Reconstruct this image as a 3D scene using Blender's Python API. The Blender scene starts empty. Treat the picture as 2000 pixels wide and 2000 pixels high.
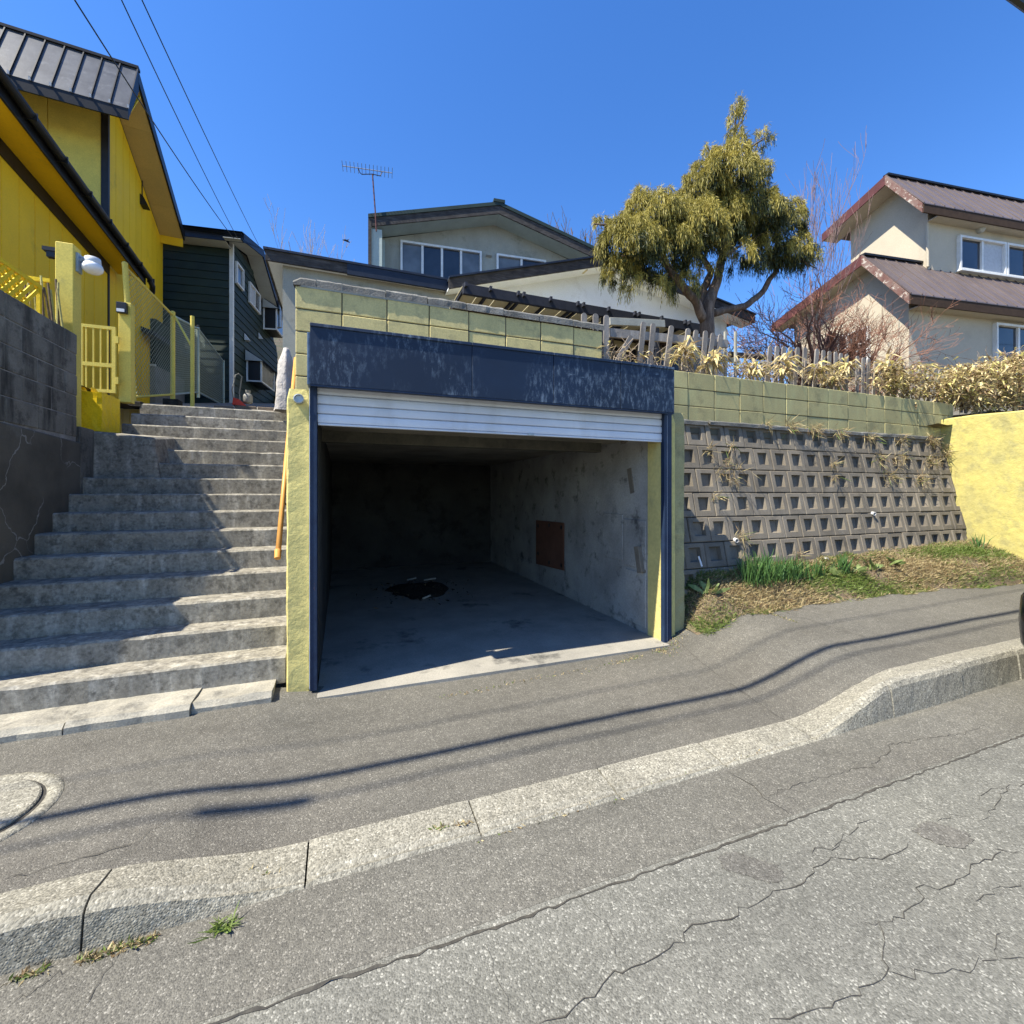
import bpy, bmesh, math, random
import numpy as np
from mathutils import Vector, Matrix

random.seed(7); RNG = np.random.default_rng(7)
SC = bpy.context.scene
COL = SC.collection
R = math.radians

# ------------------------------------------------------------------ camera
CAM_H = 1.5
CAM_YAW = math.atan(334 / 875.0)
cam_d = bpy.data.cameras.new("Camera"); cam = bpy.data.objects.new("Camera", cam_d); COL.objects.link(cam)
cam.location = (0, 0, CAM_H); cam.rotation_euler = (R(90), 0, -CAM_YAW)
cam_d.sensor_width = 36; cam_d.lens = 875 / 2000 * 36; cam_d.shift_y = -0.0185
cam_d.clip_start = 0.05; cam_d.clip_end = 3000
SC.camera = cam

# ------------------------------------------------------------------ sky + sun
LDIR = Vector((0.665, 0.122, -1.0)).normalized()
elev = math.asin(-LDIR.z); azim = math.atan2(-LDIR.x, -LDIR.y)
W = bpy.data.worlds.new("World"); SC.world = W; W.use_nodes = True
nt = W.node_tree; nt.nodes.clear()
sky = nt.nodes.new("ShaderNodeTexSky"); sky.sky_type = 'NISHITA'; sky.sun_disc = False
sky.sun_elevation = elev; sky.sun_rotation = azim; sky.altitude = 100
sky.air_density = 1.0; sky.dust_density = 0.15; sky.ozone_density = 4.0
hsv = nt.nodes.new("ShaderNodeHueSaturation"); hsv.inputs["Saturation"].default_value = 1.25; hsv.inputs["Value"].default_value = 1.22
bgn = nt.nodes.new("ShaderNodeBackground"); bgn.inputs[1].default_value = 0.096; hsv.inputs["Hue"].default_value = 0.509
out = nt.nodes.new("ShaderNodeOutputWorld")
nt.links.new(sky.outputs[0], hsv.inputs["Color"]); nt.links.new(hsv.outputs[0], bgn.inputs[0]); nt.links.new(bgn.outputs[0], out.inputs[0])
sun_d = bpy.data.lights.new("Sun", 'SUN'); sun_d.energy = 5.0; sun_d.angle = R(0.53); sun_d.color = (1.0, 0.935, 0.79)
sun = bpy.data.objects.new("Sun", sun_d); COL.objects.link(sun); sun.location = (-20, -2, 25)
sun.rotation_euler = LDIR.to_track_quat('-Z', 'Y').to_euler()
SC.view_settings.view_transform = 'Standard'; SC.view_settings.look = 'None'
SC.view_settings.gamma = 1; SC.view_settings.exposure = 1.25
SC.render.engine = 'CYCLES'
SC.cycles.max_bounces = 5; SC.cycles.diffuse_bounces = 3; SC.cycles.glossy_bounces = 2; SC.cycles.use_denoising = True

# ------------------------------------------------------------------ photo pixel (2000 px frame) -> world point on a given plane
_s, _c = math.sin(CAM_YAW), math.cos(CAM_YAW)
def ray(u, v):
    x = (u - 1000) / 875.0; z = (963 - v) / 875.0
    return Vector((x * _c + _s, -x * _s + _c, z))
def P(u, v, X=None, Y=None, Z=None, D=None):
    r = ray(u, v)
    if X is not None: t = X / r.x
    elif Y is not None: t = Y / r.y
    elif Z is not None: t = (Z - CAM_H) / r.z
    else: t = D
    return Vector((0, 0, CAM_H)) + r * t
def Ppl(u, v, p0, n):
    r = ray(u, v); o = Vector((0, 0, CAM_H))
    return o + r * ((p0 - o).dot(n) / r.dot(n))

# ------------------------------------------------------------------ helpers
def finish(me, mat, smooth=False):
    if mat is not None:
        for m in (mat if isinstance(mat, (list, tuple)) else [mat]): me.materials.append(m)
    if smooth:
        me.polygons.foreach_set('use_smooth', [True] * len(me.polygons))
    me.update()
    return me
def obj_from(name, me, parent=None, loc=None):
    o = bpy.data.objects.new(name, me); COL.objects.link(o)
    if parent is not None: o.parent = parent
    if loc is not None: o.location = loc
    return o
def tag(o, label=None, cat=None, group=None, kind=None):
    if label: o['label'] = label
    if cat: o['category'] = cat
    if group: o['group'] = group
    if kind: o['kind'] = kind
    return o
def thing(name, label, cat, loc=(0, 0, 0), rotz=0.0, group=None):
    o = bpy.data.objects.new(name, None); COL.objects.link(o); o.empty_display_size = .2
    o.location = loc; o.rotation_euler = (0, 0, rotz)
    return tag(o, label, cat, group)

class MB:
    """collects simple solids; coordinates are relative to `org`"""
    def __init__(s, org=(0, 0, 0)): s.v = []; s.f = []; s.o = Vector(org); s.mi = []; s.cur = 0
    def add(s, vs, fs):
        n = len(s.v)
        s.v += [tuple(Vector(p) - s.o) for p in vs]
        for f in fs: s.f.append(tuple(n + i for i in f)); s.mi.append(s.cur)
        return s
    def hexa(s, p):   # 8 points: bottom 4 ccw, top 4 ccw
        return s.add(p, [(3, 2, 1, 0), (4, 5, 6, 7), (0, 1, 5, 4), (1, 2, 6, 5), (2, 3, 7, 6), (3, 0, 4, 7)])
    def box(s, x0, x1, y0, y1, z0, z1):
        return s.hexa([(x0, y0, z0), (x1, y0, z0), (x1, y1, z0), (x0, y1, z0), (x0, y0, z1), (x1, y0, z1), (x1, y1, z1), (x0, y1, z1)])
    def bar(s, a, b, w, h, up=(0, 0, 1)):   # rectangular bar from a to b
        a = Vector(a); b = Vector(b); d = (b - a).normalized(); u = Vector(up)
        sd = d.cross(u); sd = sd.normalized() if sd.length > 1e-6 else Vector((1, 0, 0)); u = sd.cross(d).normalized()
        sd *= w / 2; u *= h / 2
        return s.hexa([a - sd - u, a + sd - u, b + sd - u, b - sd - u, a - sd + u, a + sd + u, b + sd + u, b - sd + u])
    def extrude(s, pts, d):   # planar polygon (3D points) extruded by vector d
        n = len(pts); d = Vector(d); q = [Vector(p) + d for p in pts]
        fs = [tuple(range(n))[::-1], tuple(range(n, 2 * n))] + [(i, (i + 1) % n, n + (i + 1) % n, n + i) for i in range(n)]
        return s.add([Vector(p) for p in pts] + q, fs)
    def quad(s, *p): return s.add(p, [tuple(range(len(p)))])
    def tube(s, path, r, n=6, caps=True):
        path = [Vector(p) for p in path]; rs = r if isinstance(r, (list, tuple)) else [r] * len(path)
        vs = []; fs = []; prev = None
        for i, p in enumerate(path):
            d = (path[min(i + 1, len(path) - 1)] - path[max(i - 1, 0)])
            d = d.normalized() if d.length > 1e-9 else Vector((0, 0, 1))
            if prev is None:
                u = d.orthogonal().normalized()
            else:
                u = prev - d * prev.dot(d); u = u.normalized() if u.length > 1e-6 else d.orthogonal().normalized()
            prev = u; w = d.cross(u)
            for k in range(n):
                a = 2 * math.pi * k / n
                vs.append(p + (u * math.cos(a) + w * math.sin(a)) * rs[i])
        for i in range(len(path) - 1):
            for k in range(n):
                fs.append((i * n + k, i * n + (k + 1) % n, (i + 1) * n + (k + 1) % n, (i + 1) * n + k))
        if caps: fs += [tuple(range(n))[::-1], tuple(range((len(path) - 1) * n, len(path) * n))]
        return s.add(vs, fs)
    def lathe(s, c, prof, n=16, axis='Z'):
        c = Vector(c); vs = []; fs = []
        for (r, h) in prof:
            for k in range(n):
                a = 2 * math.pi * k / n; x, y = r * math.cos(a), r * math.sin(a)
                vs.append(c + (Vector((x, y, h)) if axis == 'Z' else Vector((x, -h, y)) if axis == 'Y' else Vector((h, x, y))))
        m = len(prof)
        for i in range(m - 1):
            for k in range(n): fs.append((i * n + k, i * n + (k + 1) % n, (i + 1) * n + (k + 1) % n, (i + 1) * n + k))
        fs += [tuple(range(n))[::-1], tuple(range((m - 1) * n, m * n))]
        return s.add(vs, fs)
    def mesh(s, name, mat, smooth=False, bevel=0.0, seg=1):
        me = bpy.data.meshes.new(name); me.from_pydata(s.v, [], s.f)
        if isinstance(mat, (list, tuple)): me.polygons.foreach_set('material_index', s.mi)
        if bevel > 0:
            bm = bmesh.new(); bm.from_mesh(me)
            bmesh.ops.bevel(bm, geom=list(bm.edges), offset=bevel, segments=seg, affect='EDGES', profile=.6, clamp_overlap=True)
            bm.to_mesh(me); bm.free()
        return finish(me, mat, smooth)
    def build(s, name, mat, parent=None, smooth=False, bevel=0.0, seg=1, loc=None):
        return obj_from(name, s.mesh(name, mat, smooth, bevel, seg), parent, loc)

def np_mesh(name, verts, nper, mat, parent=None, smooth=False, midx=None):
    """many disjoint polygons with nper corners each; verts (N*nper,3)"""
    verts = np.asarray(verts, dtype=np.float32).reshape(-1, 3); nv = len(verts); nf = nv // nper
    me = bpy.data.meshes.new(name)
    me.vertices.add(nv); me.vertices.foreach_set('co', verts.ravel())
    me.loops.add(nv); me.loops.foreach_set('vertex_index', np.arange(nv, dtype=np.int32))
    me.polygons.add(nf); me.polygons.foreach_set('loop_start', np.arange(0, nv, nper, dtype=np.int32))
    if midx is not None: me.polygons.foreach_set('material_index', np.asarray(midx, dtype=np.int32))
    me.update(calc_edges=True); finish(me, mat, smooth)
    return obj_from(name, me, parent)
def grid_mesh(name, xs, ys, zf, mat, parent=None, smooth=True):
    vs = [(x, y, zf(x, y)) for y in ys for x in xs]; n = len(xs)
    fs = [(j * n + i, j * n + i + 1, (j + 1) * n + i + 1, (j + 1) * n + i) for j in range(len(ys) - 1) for i in range(n - 1)]
    me = bpy.data.meshes.new(name); me.from_pydata(vs, [], fs); finish(me, mat, smooth)
    return obj_from(name, me, parent)
def lerp(a, b, t): return a + (b - a) * t
def sstep(a, b, x):
    t = min(1, max(0, (x - a) / (b - a))); return t * t * (3 - 2 * t)
def hn(x, y, s=1.0):   # cheap smooth noise
    return (math.sin(x * 1.7 * s + 1.3) * math.cos(y * 2.3 * s + .7) + .5 * math.sin(x * 4.1 * s + y * 3.3 * s) + .25 * math.sin(x * 9.7 * s - y * 8.1 * s)) / 1.75

# ------------------------------------------------------------------ materials
def srgb(h):
    h = h.lstrip('#'); c = [int(h[i:i + 2], 16) / 255 for i in (0, 2, 4)]
    return tuple(x / 12.92 if x <= .04045 else ((x + .055) / 1.055) ** 2.4 for x in c)
class NT:
    def __init__(s, name):
        s.m = bpy.data.materials.new(name); s.m.use_nodes = True; s.t = s.m.node_tree; s.n = s.t.nodes; s.n.clear()
        s.out = s.n.new("ShaderNodeOutputMaterial"); s.b = s.n.new("ShaderNodeBsdfPrincipled"); s.l(s.b.outputs[0], s.out.inputs[0])
        g = s.n.new("ShaderNodeNewGeometry"); s.pos = g.outputs['Position']; s.geo = g
    def l(s, a, b): s.t.links.new(a, b)
    def noise(s, scale, detail=4, rough=.55, vec=None, dist=0.0, off=None):
        n = s.n.new("ShaderNodeTexNoise"); n.inputs['Scale'].default_value = scale; n.inputs['Detail'].default_value = detail
        n.inputs['Roughness'].default_value = rough; n.inputs['Distortion'].default_value = dist
        v = vec or s.pos
        if off is not None: v = s.vadd(v, off)
        s.l(v, n.inputs['Vector']); return n.outputs['Fac']
    def vadd(s, v, off):
        n = s.n.new("ShaderNodeVectorMath"); n.operation = 'ADD'; s.l(v, n.inputs[0]); n.inputs[1].default_value = off; return n.outputs[0]
    def vmul(s, v, k):
        n = s.n.new("ShaderNodeVectorMath"); n.operation = 'MULTIPLY'; s.l(v, n.inputs[0]); n.inputs[1].default_value = k; return n.outputs[0]
    def voro(s, scale, feat='F1', out='Color', vec=None, rnd=1.0):
        n = s.n.new("ShaderNodeTexVoronoi"); n.feature = feat; n.inputs['Scale'].default_value = scale; n.inputs['Randomness'].default_value = rnd
        s.l(vec or s.pos, n.inputs['Vector']); return n.outputs[out]
    def mr(s, x, a, b, c=0.0, d=1.0, smooth=False):
        n = s.n.new("ShaderNodeMapRange"); n.clamp = True
        if smooth: n.interpolation_type = 'SMOOTHSTEP'
        s.l(x, n.inputs[0])
        for i, q in enumerate((a, b, c, d)): n.inputs[1 + i].default_value = q
        return n.outputs[0]
    def math(s, op, a, b=None):
        n = s.n.new("ShaderNodeMath"); n.operation = op
        for i, q in enumerate((a, b)):
            if q is None: continue
            if isinstance(q, (int, float)): n.inputs[i].default_value = q
            else: s.l(q, n.inputs[i])
        return n.outputs[0]
    def mix(s, f, a, b, mode='MIX'):
        n = s.n.new("ShaderNodeMix"); n.data_type = 'RGBA'; n.blend_type = mode
        if isinstance(f, (int, float)): n.inputs[0].default_value = f
        else: s.l(f, n.inputs[0])
        for i, q in ((6, a), (7, b)):
            if isinstance(q, (tuple, list)): n.inputs[i].default_value = (*q, 1)
            else: s.l(q, n.inputs[i])
        return n.outputs[2]
    def scale(s, c, f):
        n = s.n.new("ShaderNodeVectorMath"); n.operation = 'SCALE'; s.l(c, n.inputs[0])
        if isinstance(f, (int, float)): n.inputs['Scale'].default_value = f
        else: s.l(f, n.inputs['Scale'])
        return n.outputs[0]
    def bump(s, h, strength=.4, dist=.01):
        n = s.n.new("ShaderNodeBump"); n.inputs['Strength'].default_value = strength; n.inputs['Distance'].default_value = dist
        s.l(h, n.inputs['Height']); s.l(n.outputs[0], s.b.inputs['Normal'])
    def rand(s): return s.n.new("ShaderNodeObjectInfo").outputs['Random']
    def done(s, col, rough=.8, spec=.3, metal=0.0):
        if isinstance(col, (tuple, list)): s.b.inputs['Base Color'].default_value = (*col, 1)
        else: s.l(col, s.b.inputs['Base Color'])
        if isinstance(rough, (int, float)): s.b.inputs['Roughness'].default_value = rough
        else: s.l(rough, s.b.inputs['Roughness'])
        s.b.inputs['Specular IOR Level'].default_value = spec; s.b.inputs['Metallic'].default_value = metal
        return s.m
def mk(name, a, b=None, ns=2.5, lo=.35, hi=.65, rough=.85, spec=.25, fine=(60, .15), bump=(90, .35, .004), stain=None, streak=None, rnd=.08, metal=0.0, chip=None):
    t = NT(name); b = b or tuple(x * .75 for x in a)
    c = t.mix(t.mr(t.noise(ns, 6, .6), lo, hi), a, b)
    if streak:   # (colour, amount, horizontal scale, stretch)
        f = t.noise(streak[2], 5, .6, t.vmul(t.pos, (1, 1, streak[3])), off=(3.1, 7.7, 1.9))
        c = t.mix(t.mr(f, .5, .68, 0, streak[1]), c, streak[0])
    if stain:    # (colour, amount, scale, threshold)
        f = t.noise(stain[2], 8, .68, off=(11.3, 5.1, 2.2)); c = t.mix(t.mr(f, stain[3], stain[3] + .12, 0, stain[1]), c, stain[0])
    if chip:     # small sharp flakes
        f = t.noise(chip[2], 8, .75, off=(1.3, 9.1, 6.2)); c = t.mix(t.mr(f, chip[3], chip[3] + .03, 0, chip[1]), c, chip[0])
    if fine: c = t.scale(c, t.mr(t.noise(fine[0], 3, .6), .25, .75, 1 - fine[1], 1 + fine[1]))
    if rnd: c = t.scale(c, t.mr(t.rand(), 0, 1, 1 - rnd, 1 + rnd))
    if bump: t.bump(t.noise(bump[0], 5, .65), bump[1], bump[2])
    return t.done(c, rough, spec, metal)
def plain(name, col, rough=.5, spec=.4, metal=0.0, var=.12, sc=14):
    t = NT(name); c = t.scale(t.mix(t.mr(t.noise(sc, 4, .6), .3, .7), col, tuple(x * .8 for x in col)), t.mr(t.rand(), 0, 1, 1 - var, 1 + var))
    t.bump(t.noise(sc * 6, 3), .08, .003)
    return t.done(c, rough, spec, metal)
def asphalt(name, dark, mid, light, tint, scale=150):
    t = NT(name)
    g = t.voro(scale); v = t.n.new("ShaderNodeSeparateColor"); t.l(g, v.inputs[0])
    c = t.mix(t.mr(v.outputs[0], 0, .8), dark, mid); c = t.mix(t.mr(v.outputs[1], .86, 1.0, 0, .8), c, light)
    big = t.noise(1.1, 6, .6); c = t.mix(t.mr(big, .3, .7, 0, .55), c, t.scale(c, .72))
    c = t.mix(t.mr(t.noise(.5, 4, .55, off=(4, 4, 4)), .45, .7, 0, .5), c, t.mix(1.0, c, tint, 'MULTIPLY'))
    c = t.scale(c, t.mr(t.noise(14, 4, .65), .25, .75, .84, 1.16)); c = t.scale(c, t.mr(t.noise(1.0, 5, .6, t.vmul(t.pos, (.35, 2.6, 1)), off=(2, 8, 1)), .3, .7, .86, 1.12))
    c = t.mix(t.mr(t.noise(2.3, 6, .7, off=(7, 3, 2)), .60, .70, 0, .45), c, t.scale(c, .6)); c = t.mix(t.mr(t.noise(3.1, 5, .7, off=(1, 13, 2)), .62, .74, 0, .35), c, t.scale(c, 1.35))
    d = t.voro(scale, 'F1', 'Distance'); h = t.math('ADD', t.mr(d, 0, .6, 1, 0), t.mr(v.outputs[2], 0, 1, 0, .8))
    t.bump(h, .5, .004)
    return t.done(c, .78, .35)
M = {}
M['road'] = asphalt('asphalt_road', (.100, .0985, .085), (.166, .163, .142), (.36, .352, .31), (1.0, .985, .93), 150)
M['gutter'] = asphalt('asphalt_gutter', (.080, .0765, .066), (.133, .127, .108), (.29, .277, .24), (1.01, .975, .93), 165)
M['walk'] = asphalt('asphalt_walk', (.075, .071, .061), (.122, .115, .098), (.26, .248, .213), (1.02, .975, .93), 175)
M['patch'] = asphalt('asphalt_patch', (.080, .076, .066), (.132, .126, .111), (.26, .25, .222), (1, .98, .93), 150)
M['kerb'] = asphalt('aggregate_kerb', (.13, .122, .098), (.27, .255, .208), (.46, .435, .365), (1.0, .98, .92), 120)
M['crack'] = mk('crack_dirt', (.04, .037, .032), (.065, .06, .05), 30, rnd=0, bump=None)
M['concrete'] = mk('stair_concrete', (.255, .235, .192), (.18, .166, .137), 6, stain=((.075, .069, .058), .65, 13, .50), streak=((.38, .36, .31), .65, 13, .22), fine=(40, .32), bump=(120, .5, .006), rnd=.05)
M['kerbstrip'] = mk('strip_concrete', (.32, .298, .245), (.23, .215, .178), 6, stain=((.11, .104, .09), .75, 6, .53), fine=(80, .22), bump=(90, .6, .008), rnd=.04)
M['lime'] = mk('lime_block_paint', (.56, .475, .215), (.48, .41, .19), 2.2, stain=((.25, .225, .125), .55, 5.5, .53), streak=((.30, .27, .13), .4, 5, .3), chip=((.15, .15, .1), .8, 9, .66), rnd=.05, bump=(60, .35, .004))
M['lime2'] = mk('green_block_paint', (.37, .325, .155), (.30, .27, .135), 1.6, stain=((.19, .175, .095), .7, 3, .52), streak=((.4, .4, .2), .4, 6, .3), rnd=.07, bump=(60, .3, .004))
M['mortar'] = mk('mortar', (.10, .095, .07), (.055, .052, .042), 5, rnd=0)
M['pillar'] = mk('pillar_paint', (.58, .49, .18), (.50, .425, .16), 3, stain=((.32, .28, .13), .6, 3.2, .56), chip=((.2, .19, .13), .8, 6, .69), fine=(25, .12), bump=(30, .5, .012), rnd=.03)
M['capstone'] = mk('cap_concrete', (.17, .165, .15), (.10, .098, .09), 5, stain=((.3, .29, .26), .5, 6, .55), fine=(80, .3), bump=(70, .8, .01), rnd=.12)
M['hollow'] = mk('hollow_block', (.178, .153, .119), (.128, .111, .088), 2, stain=((.065, .06, .05), .6, 2.4, .55), streak=((.21, .19, .16), .35, 6, .3), fine=(90, .2), bump=(130, .5, .005), rnd=.16)
M['dark_gap'] = mk('joint_dirt', (.05, .046, .04), (.03, .028, .024), 9, rnd=0)
M['yellow_wall'] = mk('yellow_render', (.46, .395, .125), (.40, .345, .12), 2.5, lo=.4, hi=.6, stain=((.27, .245, .115), .6, 4.5, .50), streak=((.31, .28, .12), .6, 4, .35), fine=(14, .12), bump=(12, .6, .02), rnd=0)
# navy sheet with chalky scratches
def navy_mat():
    t = NT('navy_sheet'); c = t.mix(t.mr(t.noise(1.4, 4), .35, .65), (.0055, .0165, .043), (.004, .012, .031))
    area = t.mr(t.noise(1.5, 3, .5, off=(2.2, 0, .4)), .38, .52)
    sv = t.noise(11, 9, .75, t.vmul(t.pos, (2.4, 1, .8))); sh = t.noise(9, 9, .72, t.vmul(t.pos, (.5, 1, 2.6)), off=(5, 5, 5))
    s = t.math('MULTIPLY', t.math('MAXIMUM', t.mr(sv, .50, .72), t.mr(sh, .62, .74)), area)
    s2 = t.mr(t.noise(16, 8, .75, off=(8, 1, 3)), .68, .74)
    f = t.math('MULTIPLY', t.math('MAXIMUM', s, s2), .7)
    c = t.mix(f, c, (.22, .29, .37)); t.bump(t.noise(3, 3), .25, .02)
    return t.done(c, .5, .35)
M['navy'] = navy_mat()
M['navy_edge'] = mk('navy_worn_edge', (.10, .16, .25), (.03, .06, .12), 14, rnd=0, rough=.5)
M['rail'] = mk('navy_rail', (.018, .034, .07), (.012, .022, .05), 6, chip=((.22, .085, .03), .9, 9, .66), rough=.5, rnd=0, bump=None)
M['white_metal'] = mk('shutter_white', (.60, .63, .68), (.52, .55, .61), 2, streak=((.42, .44, .47), .5, 5, .3), rough=.42, spec=.4, rnd=.03, fine=None, bump=(8, .05, .003))
M['zinc'] = mk('galvanised', (.42, .44, .45), (.3, .32, .33), 12, rough=.38, spec=.5, metal=.7, rnd=0)
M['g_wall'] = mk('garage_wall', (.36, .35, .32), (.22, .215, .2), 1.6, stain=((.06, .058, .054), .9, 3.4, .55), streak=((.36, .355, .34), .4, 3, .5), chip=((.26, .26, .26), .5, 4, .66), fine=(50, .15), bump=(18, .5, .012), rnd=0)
M['g_floor'] = mk('garage_floor', (.29, .272, .235), (.21, .2, .175), 2, stain=((.04, .04, .04), .9, 1.6, .58), fine=(120, .25), bump=(120, .5, .004), rnd=0)
M['g_ceil'] = mk('garage_ceiling', (.27, .245, .19), (.15, .135, .105), 1.4, rnd=0)
M['g_dark'] = mk('garage_wall_shaded', (.055, .055, .05), (.03, .03, .028), 1.2, stain=((.012, .012, .012), .8, 2.2, .52), rnd=0, bump=(18, .5, .012))  # deep interior shade put into the colour of the back and left walls
M['plywood'] = mk('brown_panel', (.17, .08, .05), (.13, .06, .04), 4, rnd=0)
M['black'] = mk('black_soil', (.015, .014, .012), (.03, .027, .022), 20, rnd=0, bump=(30, .9, .03))
M['grey_block'] = mk('grey_block', (.185, .176, .15), (.12, .114, .098), 3, stain=((.045, .043, .038), .75, 6, .53), streak=((.022, .022, .021), .9, 6, .16), fine=(80, .2), bump=(110, .4, .005), rnd=.08)
M['pale_mortar'] = mk('pale_mortar', (.27, .265, .25), (.16, .155, .148), 8, rnd=0)
def cracked():
    t = NT('cracked_render'); c = t.mix(t.mr(t.noise(1.5, 6, .6), .35, .65), (.118, .107, .086), (.062, .057, .047))
    wv = t.n.new("ShaderNodeVectorMath"); wv.operation = 'ADD'; nz = t.n.new("ShaderNodeTexNoise"); nz.inputs['Scale'].default_value = 3; nz.inputs['Detail'].default_value = 5
    t.l(t.pos, nz.inputs['Vector']); t.l(t.pos, wv.inputs[0]); sc = t.scale(nz.outputs['Color'], .3); t.l(sc, wv.inputs[1])
    e = t.voro(1.35, 'DISTANCE_TO_EDGE', 'Distance', wv.outputs[0])
    f = t.math('MULTIPLY', t.mr(e, .002, .007, 1, 0), t.mr(t.noise(1.3, 2, off=(3, 3, 3)), .42, .52))
    c = t.mix(f, c, (.24, .235, .22)); c = t.mix(t.mr(t.noise(1.6, 7, .65, off=(9, 2, 1)), .6, .72, 0, .6), c, (.2, .195, .18))
    t.bump(t.noise(60, 5), .4, .006); return t.done(c, .9, .2)
M['cracked'] = cracked()
Y1 = srgb('#e2b41c')
M['yellow'] = mk('yellow_siding', (.90, .555, .014), (.83, .51, .016), 1.2, stain=((.48, .32, .03), .4, 2, .58), fine=(40, .06), bump=(50, .2, .004), rough=.6, rnd=.04)
M['yellow_pale'] = mk('yellow_paint_pale', (.66, .52, .10), (.56, .45, .09), 4, stain=((.36, .3, .1), .5, 5, .6), rough=.6, rnd=.05)
M['yellow_bright'] = mk('yellow_gloss', (.82, .56, .01), (.74, .5, .01), 5, chip=((.07, .06, .03), .9, 6, .67), rough=.45, rnd=.03, bump=(12, .35, .015))
M['soffit_tan'] = mk('tan_soffit', (.62, .45, .17), (.56, .41, .16), 2, rnd=.04)
M['black_metal'] = mk('black_metal', (.012, .012, .013), (.02, .02, .021), 6, rough=.42, rnd=.1, fine=None, bump=(20, .1, .004), chip=((.25, .25, .26), .5, 5, .72))
M['roof_black'] = mk('roof_black', (.035, .037, .04), (.075, .078, .082), 3, stain=((.14, .145, .15), .6, 4, .56), rough=.32, spec=.5, rnd=.1, fine=None, bump=(6, .12, .01))
M['seam_white'] = mk('seam_white', (.5, .5, .5), (.3, .3, .3), 15, rnd=0)
M['green_siding'] = mk('green_siding', (.022, .040, .036), (.017, .030, .028), 2, rough=.6, rnd=.08, bump=(40, .2, .003))
M['white_trim'] = mk('white_trim', (.68, .68, .66), (.58, .58, .56), 5, rough=.5, rnd=.04)
M['soffit_grey'] = mk('soffit_grey', (.40, .40, .37), (.34, .34, .32), 2, rnd=.03)
M['navy_fascia'] = mk('navy_fascia', (.012, .018, .035), (.018, .026, .045), 5, rough=.5, rnd=.05)
M['wood_fascia'] = mk('weathered_fascia', (.055, .05, .048), (.03, .027, .026), 6, streak=((.12, .11, .105), .6, 3, 12), rnd=.08, bump=(30, .5, .01))
M['grey_render'] = mk('grey_render', (.33, .325, .275), (.27, .265, .225), 1.3, streak=((.36, .36, .31), .55, 3.2, .18), stain=((.13, .135, .105), .6, 1.8, .56), rnd=0, bump=(30, .3, .008), chip=((.7, .7, .66), .6, 3.5, .72))
M['mint_soffit'] = mk('mint_soffit', (.44, .50, .45), (.37, .42, .38), 2, rnd=0, chip=((.45, .33, .12), .8, 3, .7))
M['white_render'] = mk('white_render', (.74, .78, .82), (.68, .72, .76), 1.1, stain=((.42, .42, .40), .3, 2, .56), rnd=0, bump=(40, .2, .004))
M['cream'] = mk('cream_board', (.56, .50, .32), (.46, .41, .26), 3, rnd=.05)
M['navy_wood'] = mk('navy_wood', (.020, .024, .036), (.03, .033, .045), 8, rnd=.1)
M['brown_wood'] = mk('dark_brown_wood', (.035, .02, .012), (.05, .03, .018), 8, rnd=.1)
M['beige'] = mk('beige_render', (.46, .405, .31), (.42, .37, .285), 1.0, stain=((.36, .315, .24), .5, 1.2, .55), rnd=0, bump=(35, .3, .006))
M['roof_brown'] = mk('roof_brown', (.098, .077, .073), (.118, .094, .09), 1.6, stain=((.17, .13, .12), .5, 1.5, .6), rough=.45, spec=.4, rnd=.09, fine=None, bump=(8, .1, .01))
M['brown_fascia'] = mk('brown_fascia', (.11, .04, .036), (.075, .028, .026), 4, rough=.5, rnd=.05)
M['peel_fascia'] = mk('peeling_fascia', (.13, .06, .05), (.2, .14, .12), 4, chip=((.5, .46, .4), .8, 7, .55), rnd=0)
M['grey_wood'] = mk('weathered_wood', (.225, .205, .185), (.155, .14, .13), 5, streak=((.32, .3, .28), .6, 12, .15), rnd=.16, bump=(40, .4, .005))
M['new_wood'] = mk('pale_lumber', (.34, .33, .28), (.27, .26, .22), 6, rnd=.05)
M['orange_wood'] = mk('orange_pole', (.62, .30, .075), (.55, .26, .06), 10, rough=.45, rnd=0, fine=None, bump=None)
M['tarp'] = mk('grey_tarp', (.44, .41, .38), (.33, .31, .29), 4, rnd=0, bump=(9, .9, .03), rough=.6)
M['red'] = plain('red_plastic', (.55, .05, .03)); M['grey_paint'] = plain('grey_paint', (.22, .22, .205))
M['black_plastic'] = plain('black_plastic', (.01, .01, .012), .4); M['white_paint'] = plain('white_enamel', (.74, .75, .76), .35)
M['lamp_glass'] = plain('opal_glass', (.85, .85, .84), .25, .5, var=.01)
M['blue_grey'] = plain('blue_grey_metal', (.3, .38, .45), .4)
M['steel'] = plain('green_grey_wire', (.32, .40, .38), .4, .5, .6)
M['pipe_white'] = plain('pvc_white', (.72, .71, .68), .4)
def glass(name, col, rough=.06):
    t = NT(name); c = t.mix(t.mr(t.noise(1.2, 3), .4, .6), col, tuple(x * .6 for x in col)); t.bump(t.noise(.7, 2), .05, .05)
    return t.done(c, rough, .6)
M['glass'] = glass('window_glass', (.03, .035, .045)); M['glass_grey'] = glass('curtained_glass', (.14, .15, .155), .12)
M['curtain'] = plain('curtain', (.45, .47, .5), .8)
M['soil'] = mk('bank_soil', (.17, .125, .08), (.11, .085, .055), 6, stain=((.055, .075, .025), .8, 4, .5), fine=(60, .35), bump=(40, .9, .02), rnd=0)
M['earth'] = mk('yard_earth', (.14, .11, .075), (.09, .075, .05), 3, stain=((.06, .075, .03), .6, 2, .5), rnd=0)
M['hill'] = mk('wooded_hill', (.05, .055, .03), (.09, .07, .05), .4, rnd=0, bump=(2, 1, .3))
M['concrete_path'] = mk('path_concrete', (.24, .23, .21), (.17, .165, .15), 3, rnd=0)
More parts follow.
